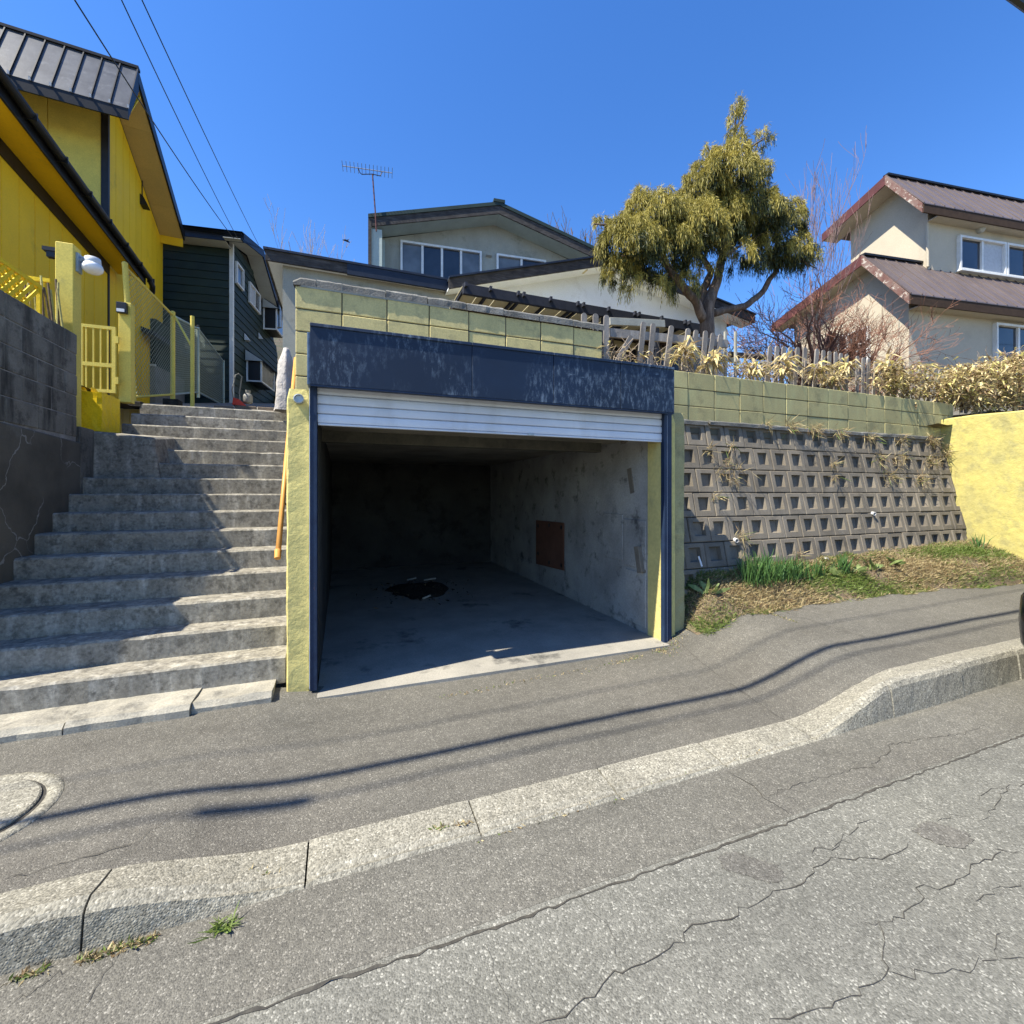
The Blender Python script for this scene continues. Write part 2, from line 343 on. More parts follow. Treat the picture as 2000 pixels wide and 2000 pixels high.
M['brick'] = mk('edging_brick', (.16, .125, .095), (.11, .09, .07), 9, rnd=.2)
M['bark'] = mk('bark', (.14, .10, .075), (.085, .06, .046), 6, streak=((.3, .23, .18), .6, 14, .12), rnd=0, bump=(30, .8, .02))
M['bark_dark'] = mk('bark_dark', (.075, .055, .045), (.045, .034, .03), 8, stain=((.28, .25, .22), .6, 4, .58), rnd=0, bump=(30, .8, .02))
M['twig_red'] = mk('twig_red', (.23, .105, .065), (.15, .085, .065), 3, rnd=0, bump=None)
M['twig'] = mk('twig_pale', (.30, .235, .17), (.2, .155, .115), 3, rnd=0, bump=None)
M['twig_mauve'] = mk('twig_mauve', (.19, .125, .115), (.14, .095, .09), 3, rnd=0, bump=None)
def leaf(name, a, b, sc=2.0, tr=.25, rough=.55):
    t = NT(name); c = t.mix(t.mr(t.noise(sc, 5, .7), .35, .65), a, b)
    c = t.scale(c, t.mr(t.noise(35, 2), .3, .7, .75, 1.25)); m = t.done(c, rough, .3)
    tl = t.n.new("ShaderNodeBsdfTranslucent"); mx = t.n.new("ShaderNodeMixShader"); mx.inputs[0].default_value = tr
    t.l(c, tl.inputs[0]); t.l(t.b.outputs[0], mx.inputs[1]); t.l(tl.outputs[0], mx.inputs[2]); t.l(mx.outputs[0], t.out.inputs[0])
    return m
M['conifer_sunlit_gold'] = leaf('conifer_sunlit_gold', (.40, .335, .075), (.23, .205, .045), 1.6, .25)  # golden foliage, brightened: sunlight put into the leaf colour
M['conifer_shade_green'] = leaf('conifer_shade_green', (.060, .075, .022), (.026, .036, .013), 1.6, .2)  # crown shade put into the leaf colour; plain dark green in the brush
M['straw'] = leaf('bamboo_straw', (.66, .55, .30), (.5, .4, .2), 5, .3)
M['straw_green'] = leaf('bamboo_green', (.48, .45, .13), (.55, .48, .2), 5, .3)
M['straw_brown'] = leaf('bamboo_brown', (.26, .18, .09), (.15, .1, .055), 5, .3)
M['grass'] = leaf('grass_green', (.16, .21, .05), (.10, .15, .03), 6, .3)
M['grass_dry'] = leaf('grass_dry', (.45, .37, .2), (.34, .27, .14), 6, .3)
M['daffodil'] = leaf('daffodil_leaf', (.055, .13, .04), (.09, .17, .045), 8, .3)
M['broadleaf'] = leaf('broad_leaf', (.22, .27, .10), (.15, .21, .07), 8, .3)
M['paint_car'] = glass('car_black', (.006, .007, .012), .12)
M['tyre'] = plain('tyre', (.012, .012, .012), .8)
M['lens'] = plain('tail_lens', (.4, .02, .02), .15, .5)
# ================================================================== SETTING: ground, road, sidewalk
def road_z(x): return -.14 + .010 * max(0, min(x, 30) - 2)
def zk(x):   # sidewalk level at the kerb
    a = -.02; b = -.112; c = .095 + .008 * max(0, min(x, 30) - 4)
    return lerp(lerp(a, b, sstep(-.95, -.2, x)), c, sstep(2.95, 4.15, x))
def zw(x):   # sidewalk level along the walls
    a = -.005; b = -.064; c = .225 + .006 * max(0, min(x, 30) - 4)
    return lerp(lerp(a, b, sstep(-.6, .1, x)), c, sstep(2.95, 4.15, x))
def walk_z(x, y):
    t = (y - 2.28) / (3.65 - 2.28); return lerp(zk(x), zw(x), t) + .006 * hn(x, y, 1.5)
g = grid_mesh('ground', [-600, 0, 600], [-600, 0, 600], lambda x, y: -.42, M['earth']); tag(g, kind='structure')
xs = [-60, -30, -15, -8] + [-5 + .25 * i for i in range(80)] + [18, 25, 40, 80]
rd = grid_mesh('road', xs, [-30, -10, -3, -1, 0, .5, 1, 1.3, 1.625], lambda x, y: road_z(x) + .004 * hn(x, y, .9), M['road']); tag(rd, kind='structure')
gt = grid_mesh('gutter_apron', xs, [1.625, 1.70, 1.8, 1.9, 2.05], lambda x, y: road_z(x) + .004 + .004 * hn(x, y, .9), M['gutter']); tag(gt, kind='structure')
xs2 = [-40, -20, -9] + [-6 + .12 * i for i in range(150)] + [13, 18, 25, 40]
for o_ in (rd, gt):
    for v_ in o_.data.vertices:
        if abs(v_.co.y - 1.625) < 1e-4: v_.co.y = 1.639 - .0103 * max(-5, min(12, v_.co.x)); v_.co.z = road_z(v_.co.x) + .004 * hn(v_.co.x, 1.625, .9) + (.001 if o_ is rd else .002)
sw = grid_mesh('sidewalk', xs2, [2.27 + .1 * i for i in range(17)], walk_z, M['walk']); tag(sw, kind='structure')

def ribbon(pts, w, z_of, jit=.006):
    """thin uneven strip along a polyline on the ground"""
    q = []
    for a, b in zip(pts[:-1], pts[1:]):
        n = max(2, int((b - a).length / .035))
        for k in range(n): q.append(a.lerp(b, k / n) + Vector((random.gauss(0, jit), random.gauss(0, jit), 0)))
    q.append(pts[-1]); vs = []; fs = []
    for i, p in enumerate(q):
        d = (q[min(i + 1, len(q) - 1)] - q[max(0, i - 1)]); d.z = 0; d = d.normalized() if d.length > 0 else Vector((1, 0, 0)); s = Vector((-d.y, d.x, 0))
        e = w * random.uniform(.35, 1.3) * (1 if 0 < i < len(q) - 1 else .15) / 2
        for sg in (-1, 1):
            c = p + s * e * sg; vs.append((c.x, c.y, z_of(c.x, c.y)))
    for i in range(len(q) - 1): fs.append((2 * i, 2 * i + 1, 2 * i + 3, 2 * i + 2))
    return vs, fs
def crack(name, px, w, parent, on='road', jit=.009):
    if on == 'road':
        f = lambda x, y: road_z(x) + .004 * hn(x, y, .9) + (.0075 if y > 1.62 else .0035); Z = -.13
    else: f = lambda x, y: walk_z(x, y) + .0045; Z = -.05
    pts = [P(u, v, Z=Z) for u, v in px]; vs, fs = ribbon(pts, w * (.62 if name == 'joint' else .45), f, jit)
    me = bpy.data.meshes.new(name); me.from_pydata(vs, [], fs); finish(me, M['crack']); return obj_from(name, me, parent)
crack('joint', [(300, 2040), (600, 1929), (950, 1812), (1300, 1688), (1550, 1600), (1800, 1510), (2000, 1440), (2150, 1388)], .018, rd, jit=.004)
CR = [([(1042, 2000), (1100, 1972), (1159, 1937), (1197, 1894), (1229, 1882), (1260, 1877), (1298, 1850), (1338, 1819), (1395, 1801), (1461, 1770), (1532, 1735), (1580, 1713), (1593, 1693), (1633, 1678), (1690, 1676), (1747, 1665), (1774, 1643)], .009),
      ([(1718, 1797), (1769, 1777), (1789, 1759), (1791, 1733), (1857, 1722), (1897, 1700), (1910, 1685), (1950, 1674), (1956, 1658), (1990, 1664)], .008),
      ([(1718, 1797), (1723, 1836), (1732, 1872), (1734, 1902), (1690, 1929), (1615, 1964), (1558, 1982), (1501, 2000)], .007),
      ([(1734, 1902), (1782, 1909), (1822, 1894), (1879, 1885), (1910, 1869), (1945, 1872), (1958, 1819)], .006),
      ([(1945, 1872), (2010, 1868)], .006), ([(1690, 1797), (1718, 1797)], .005),
      ([(1417, 1502), (1460, 1528), (1501, 1559), (1545, 1592)], .010), ([(1496, 1555), (1602, 1520), (1690, 1502), (1734, 1476), (1738, 1458), (1800, 1445), (1866, 1440), (1930, 1420)], .007),
      ([(1580, 1660), (1624, 1656), (1664, 1621), (1699, 1599), (1738, 1616)], .006), ([(1624, 1656), (1648, 1640), (1690, 1652)], .005),
      ([(1831, 1608), (1857, 1592), (1910, 1603), (1940, 1590), (1954, 1559), (1972, 1537), (2010, 1533)], .006),
      ([(22, 1959), (60, 1932), (87, 1915), (130, 1893), (150, 1876)], .007), ([(163, 1970), (181, 1930), (200, 1900), (217, 1875)], .006),
      ([(935, 1830), (960, 1890), (1010, 1990)], .0035), ([(1130, 1750), (1180, 1800), (1220, 1880)], .003), ([(1890, 1560), (1930, 1552), (1972, 1537)], .005), ([(1900, 1760), (1960, 1735), (2010, 1716)], .005)]
for px, w in CR: crack('crack', px, w, rd)
crack('crack', [(0, 1736), (90, 1712), (203, 1682), (240, 1668), (262, 1660)], .010, sw, 'walk')
crack('crack', [(262, 1660), (330, 1610), (345, 1585)], .004, sw, 'walk')
crack('crack', [(1262, 1200), (1330, 1262), (1400, 1312), (1470, 1352), (1535, 1392)], .008, sw, 'walk', .004)
crack('crack', [(1462, 1222), (1530, 1242), (1600, 1262), (1732, 1296)], .007, sw, 'walk', .004)
def patch(px, name, parent):
    f = lambda x, y: road_z(x) + .004 * hn(x, y, .9) + .0028
    vs = []
    n = len(px)
    for i in range(n):
        a = P(*px[i], Z=-.13); b = P(*px[(i + 1) % n], Z=-.13)
        for k in range(8):
            c = a.lerp(b, k / 8) + Vector((random.gauss(0, .006), random.gauss(0, .006), 0)); vs.append((c.x, c.y, f(c.x, c.y)))
    me = bpy.data.meshes.new(name); me.from_pydata(vs, [], [tuple(range(len(vs)))]); finish(me, M['patch']); return obj_from(name, me, parent)
patch([(1402, 1668), (1435, 1659), (1470, 1672), (1495, 1679), (1525, 1690), (1531, 1710), (1520, 1721), (1490, 1718), (1450, 1706), (1412, 1692)], 'repair_patch', rd)
patch([(1782, 1622), (1810, 1606), (1850, 1615), (1890, 1628), (1902, 1645), (1880, 1657), (1830, 1650)], 'repair_patch', rd)
patch([(1660, 1520), (1700, 1512), (1735, 1522), (1725, 1535), (1680, 1536)], 'repair_patch', gt)

# kerb stones, each a part
kb = tag(bpy.data.objects.new('kerb', None), kind='structure'); COL.objects.link(kb)
def zf(x):
    return lerp(lerp(.022, -.118, sstep(-.95, -.15, x)), .135 + .009 * max(0, x - 4), sstep(2.9, 3.85, x)) if x < 2.9 else lerp(-.115, .135 + .009 * max(0, min(x, 30) - 4), sstep(2.9, 3.85, x))
joints = [-7.6, -6.85, -6.1, -5.35, -4.6, -3.85, -3.1, -2.35, -1.6, -.865, -.14, .625, 1.4, 2.15, 2.93, 3.72, 4.6, 5.45, 6.3, 7.15, 8, 8.85, 9.7, 10.5, 11.3, 12.1]
for a, b in zip(joints[:-1], joints[1:]):
    n = 14; vs = []; fs = []; dy = random.gauss(0, .004); dz = random.gauss(0, .0025); m = 9
    for i in range(n + 1):
        x = lerp(a + .0038, b - .0038, i / n); e = .006 if i in (0, n) else 0
        f = zf(x) + dz; bk = zk(x) + .004 + dz * .5; rz = road_z(x); J = lambda s: random.gauss(0, s)
        hgt = f - rz
        prof = [(2.03, -.35), (2.035 + J(.0012), min(rz + .002, f)), (2.045 + J(.0012), lerp(rz, f, .45)), (2.055 + J(.0012), lerp(rz, f, .82) - e), (2.072 + J(.0012), f - .012 - e), (2.105, f - e + J(.001)), (2.18, lerp(f, bk, .5) + J(.0015) - e), (2.275, bk - e * .5), (2.28, -.35)]
        vs += [(x, y + dy * (1 if k else 1), z) for k, (y, z) in enumerate(prof)]
    for i in range(n):
        for k in range(m - 1): fs.append((i * m + k, (i + 1) * m + k, (i + 1) * m + k + 1, i * m + k + 1))
    fs += [tuple(range(m)), tuple(range(n * m, (n + 1) * m))[::-1]]
    me = bpy.data.meshes.new('kerb_stone'); me.from_pydata(vs, [], fs); finish(me, M['kerb'], False); obj_from('kerb_stone', me, kb)

# manhole
mh = thing('manhole', 'round concrete manhole cover in a rough ring on the sidewalk, cut by left edge', 'manhole', (-1.67, 2.84, 0))
mzz = walk_z(-1.67, 2.84)
MB().lathe((0, 0, mzz), [(.30, -.05), (.30, .002), (.335, .010), (.365, .008), (.375, -.02)], 40).build('ring', M['kerb'], mh, True)
MB().lathe((0, 0, mzz), [(.302, -.04), (.302, .003)], 40).build('gap', M['dark_gap'], mh)
MB().lathe((-.004, .004, mzz), [(.288, -.03), (.288, .012), (.28, .018), (.15, .02), (.001, .021)], 40).build('lid', M['kerb'], mh)

# bank of soil under the retaining wall
def base_z(x): return .56 + .030 * max(0, x - 3.5)
def bank_z(x, y):
    k = sstep(6.5, 9.0, x); fr_ = lerp(3.58, 3.34, k); t = min(1.15, max(0, (y - fr_) / (4.06 - fr_)))
    if y < fr_ + .005: return walk_z(x, y) - .03
    t = t * (.12 + .88 * sstep(3.42, 3.85, x)); return lerp(walk_z(x, fr_ + .02) - .012, base_z(x), t ** lerp(.85, .42, k)) + .018 * hn(x * 3, y * 5) * min(1, t * 3)
bxs = [3.43 + .08 * i for i in range(95)]
bank = grid_mesh('bank', bxs, [3.32, 3.36, 3.40, 3.45, 3.5, 3.56, 3.62, 3.68, 3.75, 3.82, 3.9, 3.98, 4.06, 4.14], bank_z, M['soil']); tag(bank, kind='structure')

# upper ground
def terr_z(x, y): return 2.88 + .08 * max(0, y - 9) * .9 + .04 * hn(x, y)
te = grid_mesh('terrace', [-.4 + 1.0 * i for i in range(42)], [4.8 + 1.2 * i for i in range(40)], terr_z, M['earth']); tag(te, kind='structure')
def path_z(x, y): return 2.75 + .19 * (y - 7.95)
pa = grid_mesh('path', [-3.2, -2.57, -2, -1.4, -.9, -.41], [7.95 + 1 * i for i in range(22)], lambda x, y: path_z(x, y) + .01 * hn(x, y), M['concrete_path']); tag(pa, kind='structure')
yd = grid_mesh('yard', [-30, -15, -8, -6, -4.5, -3.6, -3.0, -2.74], [4.05, 4.4, 4.5, 6, 8, 10, 12, 16, 22], lambda x, y: (2.0 if y < 4.45 else 2.72 + .15 * max(0, y - 8)), M['earth']); tag(yd, kind='structure')
hl = grid_mesh('hill', [-120 + 8 * i for i in range(40)], [22 + 6 * i for i in range(22)], lambda x, y: 5 + .36 * (y - 22) + 1.2 * hn(x * .1, y * .1) + .8 * hn(x * .5, y * .5), M['hill']); tag(hl, kind='structure')

# ================================================================== concrete stairs
ST = thing('concrete_stairs', 'worn grey concrete stairs climbing between the garage and the grey block wall', 'stairs', (-1.5, 3.9, 0))
def step_mesh(x0, x1, y0, y1, z0, z1, jit=.004, seg=.11, r=.014):
    n = max(2, int((x1 - x0) / seg)); vs = []; fs = []; m = 6
    for i in range(n + 1):
        x = lerp(x0, x1, i / n); ch = .012 * max(0, random.random() - .8) * 5 * random.random(); J = lambda: random.gauss(0, jit)
        a = J() * .6; b = J() * .6
        prof = [(y0 + a * .5, z0), (y0 + a, lerp(z0, z1, .5)), (y0 + a, z1 - r - ch), (y0 + a + r + ch, z1 + b), (lerp(y0, y1, .5), z1 + J() * .5), (y1, z1)]
        vs += [(x, y, z) for y, z in prof]
    for i in range(n):
        for k in range(m - 1): fs.append((i * m + k, (i + 1) * m + k, (i + 1) * m + k + 1, i * m + k + 1))
    fs += [tuple(range(m)), tuple(range(n * m, (n + 1) * m))[::-1]]
    return vs, fs
def add_step(name, x0, x1, y0, y1, z0, z1, mat, parent, jit=.004, r=.014, sm=True):
    vs, fs = step_mesh(x0, x1, y0, y1, z0, z1, jit, r=r); o = Vector(parent.location) if parent else Vector((0, 0, 0))
    me = bpy.data.meshes.new(name); me.from_pydata([tuple(Vector(p) - o) for p in vs], [], fs); finish(me, mat, False); return obj_from(name, me, parent)
SY0, SG, SR, SZ0 = 3.9, .27, .18, .05
for i in range(15):
    z1 = SZ0 + SR * (i + 1)
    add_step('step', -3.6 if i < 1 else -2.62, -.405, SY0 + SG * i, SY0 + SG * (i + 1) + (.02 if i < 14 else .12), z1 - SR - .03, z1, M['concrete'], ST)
# patched block beside the upper steps
b = MB(ST.location)
b.hexa([(-2.60, 6.27, 1.6), (-1.95, 6.27, 1.6), (-1.80, 6.98, 1.6), (-2.60, 6.98, 1.6), (-2.60, 6.30, 2.19), (-2.02, 6.30, 2.14), (-1.98, 6.95, 2.22), (-2.60, 6.95, 2.23)])
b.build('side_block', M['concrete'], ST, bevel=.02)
# low concrete strip at the foot
for (a, c, d, e) in ((-3.6, -1.62, 3.60, .062), (-1.612, -.958, 3.605, .066), (-.953, -.47, 3.64, .056)):
    add_step('foot_strip', a, c, d, 3.915, -.08, e, M['kerbstrip'], ST, .013, .03)

# ================================================================== garage
GA = thing('garage', 'open concrete garage with a navy metal header and half raised white shutter', 'garage', (1.45, 3.9, 0)); go = GA.location
def part(parent, name, mat, fn, **k):
    m = MB(Vector(parent.matrix_world.translation) if False else Vector(parent.location)); fn(m); return m.build(name, mat, parent, **k)
part(GA, 'floor', M['g_floor'], lambda m: m.hexa([(-.17, 3.67, -.3), (3.115, 3.67, -.3), (3.115, 9.5, -.3), (-.17, 9.5, -.3), (-.17, 3.67, -.040), (3.115, 3.67, -.040), (3.115, 9.5, -.02), (-.17, 9.5, -.02)]))
part(GA, 'ceiling', M['g_ceil'], lambda m: m.box(-.17, 3.115, 3.9, 9.5, 2.11, 2.2))
part(GA, 'wall', M['g_wall'], lambda m: m.box(3.118, 3.28, 4.0, 9.5, -.3, 2.2))
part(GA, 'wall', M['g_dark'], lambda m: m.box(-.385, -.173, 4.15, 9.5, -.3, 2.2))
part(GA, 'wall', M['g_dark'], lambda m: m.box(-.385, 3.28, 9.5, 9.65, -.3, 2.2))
# thick rendered panels on the right inner wall
for (y0, y1, z0, z1) in ((4.05, 4.42, .02, .62), (4.05, 4.46, .66, 1.2), (4.48, 4.9, .7, 1.25)):
    part(GA, 'render_patch', M['g_wall'], lambda m: m.box(3.106, 3.12, y0, y1, z0, z1), bevel=.006)
def rough_box(parent, name, mat, x0, x1, y0, y1, z0, z1, jit=.006, seg=.08, r=.012):
    m = MB(parent.location); n = max(2, int((z1 - z0) / seg)); vs = []; fs = []
    ring = lambda: [(x0 + r, y0), (x1 - r, y0), (x1, y0 + r), (x1, y1), (x0, y1), (x0, y0 + r)]
    k = 6
    for i in range(n + 1):
        z = lerp(z0, z1, i / n); q = r * 1.2 if i == n else 0; cx, cy = (x0 + x1) / 2, (y0 + y1) / 2
        for (x, y) in ring():
            vs.append((x + random.gauss(0, jit) * .6 + (q if x < cx else -q), y + random.gauss(0, jit) * .5 + (q if y < cy else 0), z))
    for i in range(n):
        for j in range(k): fs.append((i * k + j, i * k + (j + 1) % k, (i + 1) * k + (j + 1) % k, (i + 1) * k + j))
    fs += [tuple(range(k))[::-1], tuple(range(n * k, (n + 1) * k))]
    m.add(vs, fs); return m.build(name, mat, parent, smooth=False)
rough_box(GA, 'pillar', M['pillar'], -.388, -.222, 3.79, 4.2, -.1, 2.30, .0028)
rough_box(GA, 'pillar', M['pillar'], 3.112, 3.30, 3.80, 4.02, -.15, 2.32, .001)
rough_box(GA, 'pillar', M['lime2'], 3.295, 3.452, 3.835, 4.0, -.15, 2.36, .006)
rl = part(GA, 'shutter_rail', M['rail'], lambda m: m.box(-.222, -.172, 3.755, 3.87, -.02, 2.33), bevel=.003)
rr = part(GA, 'shutter_rail', M['rail'], lambda m: m.box(3.105, 3.145, 3.745, 3.80, -.06, 2.33).box(3.153, 3.215, 3.76, 3.82, -.06, 2.33), bevel=.003)
part(GA, 'rail_edge', M['white_metal'], lambda m: m.box(-.2265, -.2225, 3.75, 3.86, .0, 2.3))
part(GA, 'rail_edge', M['white_metal'], lambda m: m.box(3.147, 3.151, 3.752, 3.80, -.05, 2.3))
# header: sheet panels on a box
HX = [-.215, 1.03, 1.79, 2.50, 3.14]
part(GA, 'header_box', M['rail'], lambda m: m.box(-.213, 3.138, 3.652, 3.83, 2.318, 2.75))
for k, (a, c) in enumerate(zip(HX[:-1], HX[1:])):
    o = k * .0015
    part(GA, 'header_sheet', M['navy'], lambda m: m.box(a + (.002 if k else 0), c - .002, 3.638 - o, 3.6515, 2.310, 2.744), bevel=.002)
    part(GA, 'header_cap', M['navy'], lambda m: m.hexa([(a, 3.626 - o, 2.738), (c - .002, 3.626 - o, 2.738), (c - .002, 3.85, 2.751), (a, 3.85, 2.751), (a, 3.628 - o, 2.764), (c - .002, 3.628 - o, 2.764), (c - .002, 3.85, 2.776), (a, 3.85, 2.776)]), bevel=.003)
part(GA, 'header_flange', M['navy_edge'], lambda m: m.box(-.236, -.2165, 3.66, 3.80, 2.31, 2.70), bevel=.003)
part(GA, 'header_trim', M['rail'], lambda m: m.box(-.213, 3.138, 3.640, 3.66, 2.297, 2.309))
sh = thing('shutter', None, None); sh.name = 'shutter'; sh.parent = GA; sh.location = (0, 0, 0)
def slat_mesh():
    n = 7; prof = [(-.002, 0), (-.012, .004), (-.015, .02), (-.015, .045), (-.012, .0655), (.0, .0675), (.006, .0735), (.01, .0735), (.01, 0)]
    m = MB(); m.extrude([(-.17 - go.x, 3.80 - go.y + y, z) for y, z in prof], (3.283, 0, 0)); return m.mesh('slat', M['white_metal'])
sm_ = slat_mesh()
for i in range(4):
    o = obj_from('slat', sm_, sh, (random.gauss(0, .001), 0, 2.046 + .074 * i))
MB(go).box(-.168, 3.11, 3.785, 3.815, 2.028, 2.0445).build('bottom_bar', M['white_metal'], sh, bevel=.003)
MB(go).box(1.6, 1.66, 3.775, 3.79, 2.03, 2.046).build('latch', M['zinc'], sh)
part(GA, 'pipe_stub', M['zinc'], lambda m: m.lathe((-.300, 3.79, 2.215), [(.036, -.02), (.036, .05), (.03, .052), (.03, .03), (.001, .03)], 20, 'Y'), smooth=False)
# things inside the garage
bd = MB((3.09, 6.15, .75)); pts = [P(1047, 1016, X=3.10), P(1101, 1021, X=3.10), P(1100, 1114, X=3.10), P(1048, 1098, X=3.10)]
y0, y1 = pts[1].y, pts[0].y
BO = thing('wall_board', 'brown plywood board fixed to the inner right wall of the garage', 'board', (3.09, (y0 + y1) / 2, pts[2].z))
part(BO, 'panel', M['plywood'], lambda m: m.extrude([(3.098, y0, pts[2].z), (3.098, y1, pts[3].z - .03), (3.098, y1, pts[0].z), (3.098, y0, pts[1].z)], (.012, 0, 0)))
for (a, c) in ((.08, .1), (.5, .07), (.92, .2), (.08, .9), (.5, .9), (.92, .85)):
    yy = lerp(y0, y1, a); zz = lerp(pts[2].z, pts[1].z, c); part(BO, 'slot', M['black_plastic'], lambda m: m.box(3.095, 3.099, yy - .03, yy + .02, zz - .03, zz + .025))
hc = P(820, 1150, Z=0)
hp = MB((hc.x, hc.y, -.03)); n = 26
vs = [(hc.x, hc.y, .05)]; 
for j, rr_ in enumerate((.25, .5, .75, 1.0)):
    for k in range(n):
        a = 2 * math.pi * k / n; r0 = rr_ * (1 + .15 * math.sin(3 * a) + random.gauss(0, .06)); vs.append((hc.x + .48 * r0 * math.cos(a), hc.y + .55 * r0 * math.sin(a), [.05, .04, .02, -.032][j] + random.gauss(0, .008)))
fs = [(0, 1 + k, 1 + (k + 1) % n) for k in range(n)] + [(1 + j * n + k, 1 + (j + 1) * n + k, 1 + (j + 1) * n + (k + 1) % n, 1 + j * n + (k + 1) % n) for j in range(3) for k in range(n)]
hp.add(vs, fs); tag(hp.build('debris_heap', M['black'], loc=(hc.x, hc.y, -.03)), 'low black heap of debris on the garage floor', 'debris')
for (u, v, l, a, lb) in ((795, 1133, .16, .2, 'pale stick lying at the far edge of the debris heap'), (828, 1133, .2, -.1, 'longer pale stick lying behind the debris heap'), (826, 1169, .13, .5, 'short pale stick lying at the front of the debris heap')):
    c = P(u, v, Z=.03); tag(MB(c).tube([c, c + Vector((l * math.cos(a), l * math.sin(a), .02))], .014, 6).build('stick', M['new_wood'], loc=c), lb, 'stick')

# ================================================================== block walls
BW, BH = .428, .214
_bm = {}
def block_mesh(w, h, t, mat, bev=.006):
    k = (round(w, 3), round(h, 3), t, mat)
    if k not in _bm: _bm[k] = MB().box(-w / 2, w / 2, 0, t, 0, h).mesh('block', M[mat], bevel=bev)
    return _bm[k]
def block_wall(wall, x0, x1, ytop, z_top, courses, mat, xj, axis='X', face=0.0, gap=.010, bond=False, jit=.0025):
    for r in range(courses):
        z = z_top - BH * (r + 1); off = (BW / 2 if (bond and r % 2) else 0); k0 = int(math.floor((x0 - xj) / BW)) - 1
        for k in range(k0, k0 + 60):
            a = max(x0, xj + off + BW * k); c = min(x1, xj + off + BW * (k + 1))
            if c - a < .03: continue
            o = obj_from('block', block_mesh(c - a - gap, BH - gap, .1, mat), wall)
            m = (a + c) / 2
            loc = Vector((m, face + random.gauss(0, jit), z + gap / 2)) if axis == 'X' else Vector((face + random.gauss(0, jit), m, z + gap / 2))
            o.location = loc - Vector(wall.location)
            if axis == 'Y': o.rotation_euler = (0, 0, R(90))
            o.rotation_euler.z += random.gauss(0, .003); o.rotation_euler.x = random.gauss(0, .006)
UW = thing('block_wall', 'yellow green painted block wall with grey cap stones above the garage header', 'wall', (1.3, 4.7, 2.2))
UY = 4.7
ux0, ux1 = P(576, 600, Y=UY).x, P(1177, 650, Y=UY).x
xj = P(668, 600, Y=UY).x
ztop = P(576, 557, Y=UY).z
part(UW, 'core', M['mortar'], lambda m: m.box(ux0 + .012, ux1 - .012, UY + .010, UY + .14, 2.0, ztop - .004))
part(UW, 'core', M['mortar'], lambda m: m.box(ux0 + .012, ux0 + .14, UY + .145, 9.2, 2.0, 3.0))
block_wall(UW, ux0, ux1, UY, ztop, 6, 'lime', xj, face=UY)
cx_ = [ux0 - .02, P(618, 550, Y=UY).x, P(668, 550, Y=UY).x, P(753, 570, Y=UY).x, P(834, 580, Y=UY).x, P(911, 590, Y=UY).x, P(983, 600, Y=UY).x, P(1052, 610, Y=UY).x, P(1118, 620, Y=UY).x, ux1 + .012]
for k, (a, c) in enumerate(zip(cx_[:-1], cx_[1:])):
    vs, fs = step_mesh(a + .004, c - .004, UY - .022, UY + .16, ztop + .001, ztop + .085 + random.gauss(0, .004), .004, .05, .02)
    if k == 0: vs = [(x, y, z - (.05 * (1 - min(1, (x - a) / .08)) ** 2 if z > ztop + .02 else 0)) for x, y, z in vs]
    me = bpy.data.meshes.new('cap_stone'); me.from_pydata([tuple(Vector(p) - UW.location) for p in vs], [], fs); finish(me, M['capstone']); obj_from('cap_stone', me, UW)
GW = thing('block_wall', 'green tinted painted block wall below the picket fence, right of the garage', 'wall', (6.4, 4.45, 2.3))
GY = 4.45; gx0, gx1 = 3.2, P(1862, 800, Y=GY).x; gz = P(1600, 757, Y=GY).z
part(GW, 'core', M['mortar'], lambda m: m.box(gx0, gx1, GY + .010, GY + .15, 2.25, gz - .006))
block_wall(GW, gx0, gx1, GY, gz, 3, 'lime2', P(1344, 760, Y=GY).x, face=GY, gap=.008)

# hollow-faced retaining wall
RW = thing('retaining_wall', 'sloping retaining wall of grey concrete blocks with square hollows', 'wall', (6.4, 4.1, .5))
RB = .22; sl = math.atan(RB); upv = Vector((0, math.sin(sl), math.cos(sl))); nrm = Vector((0, -math.cos(sl), math.sin(sl)))
def r_y(z): return 4.05 + RB * (z - .57)
def hollow_mesh(w, h, flat=False):
    g_ = .004; m = MB(); a, b_ = w / 2 - g_, h / 2 - g_; e = .008; t = .08
    r0 = [(-a, -b_), (a, -b_), (a, b_), (-a, b_)]; r1 = [(x - math.copysign(e, x), y - math.copysign(e, y)) for x, y in r0]
    if flat:
        m.add([(x, y, -t) for x, y in r0] + [(x, y, -e) for x, y in r0] + [(x, y, 0) for x, y in r1], [(i, (i + 1) % 4, 4 + (i + 1) % 4, 4 + i) for i in range(4)] + [(4 + i, 4 + (i + 1) % 4, 8 + (i + 1) % 4, 8 + i) for i in range(4)] + [(8, 9, 10, 11)])
        return m.mesh('block', M['hollow'])
    cw, cb, ct = .086, -.074, .094                # cavity half width, bottom, top at the face
    r2 = [(-cw, cb), (cw, cb), (cw, ct), (-cw, ct)]; iw = .072; r3 = [(-iw - .008, cb + .016), (iw + .004, cb + .016), (iw + .002, ct - .006), (-iw - .008, ct - .006)]
    d = -.052
    vs = [(x, y, -t) for x, y in r0] + [(x, y, -e) for x, y in r0] + [(x, y, 0) for x, y in r1] + [(x, y, 0) for x, y in r2] + [(x, y, d) for x, y in r3]
    fs = []
    for q in (0, 4, 8, 12): fs += [(q + i, q + (i + 1) % 4, q + 4 + (i + 1) % 4, q + 4 + i) for i in range(4)]
    fs.append((16, 17, 18, 19)); m.add(vs, fs); return m.mesh('block', M['hollow'])
RBW, RBH = .312, .300
hm, hflat = hollow_mesh(RBW, RBH), hollow_mesh(RBW, RBH, True)
topz = 2.385; rx0, rx1 = 3.32, P(1864, 845, Y=4.45).x + .10
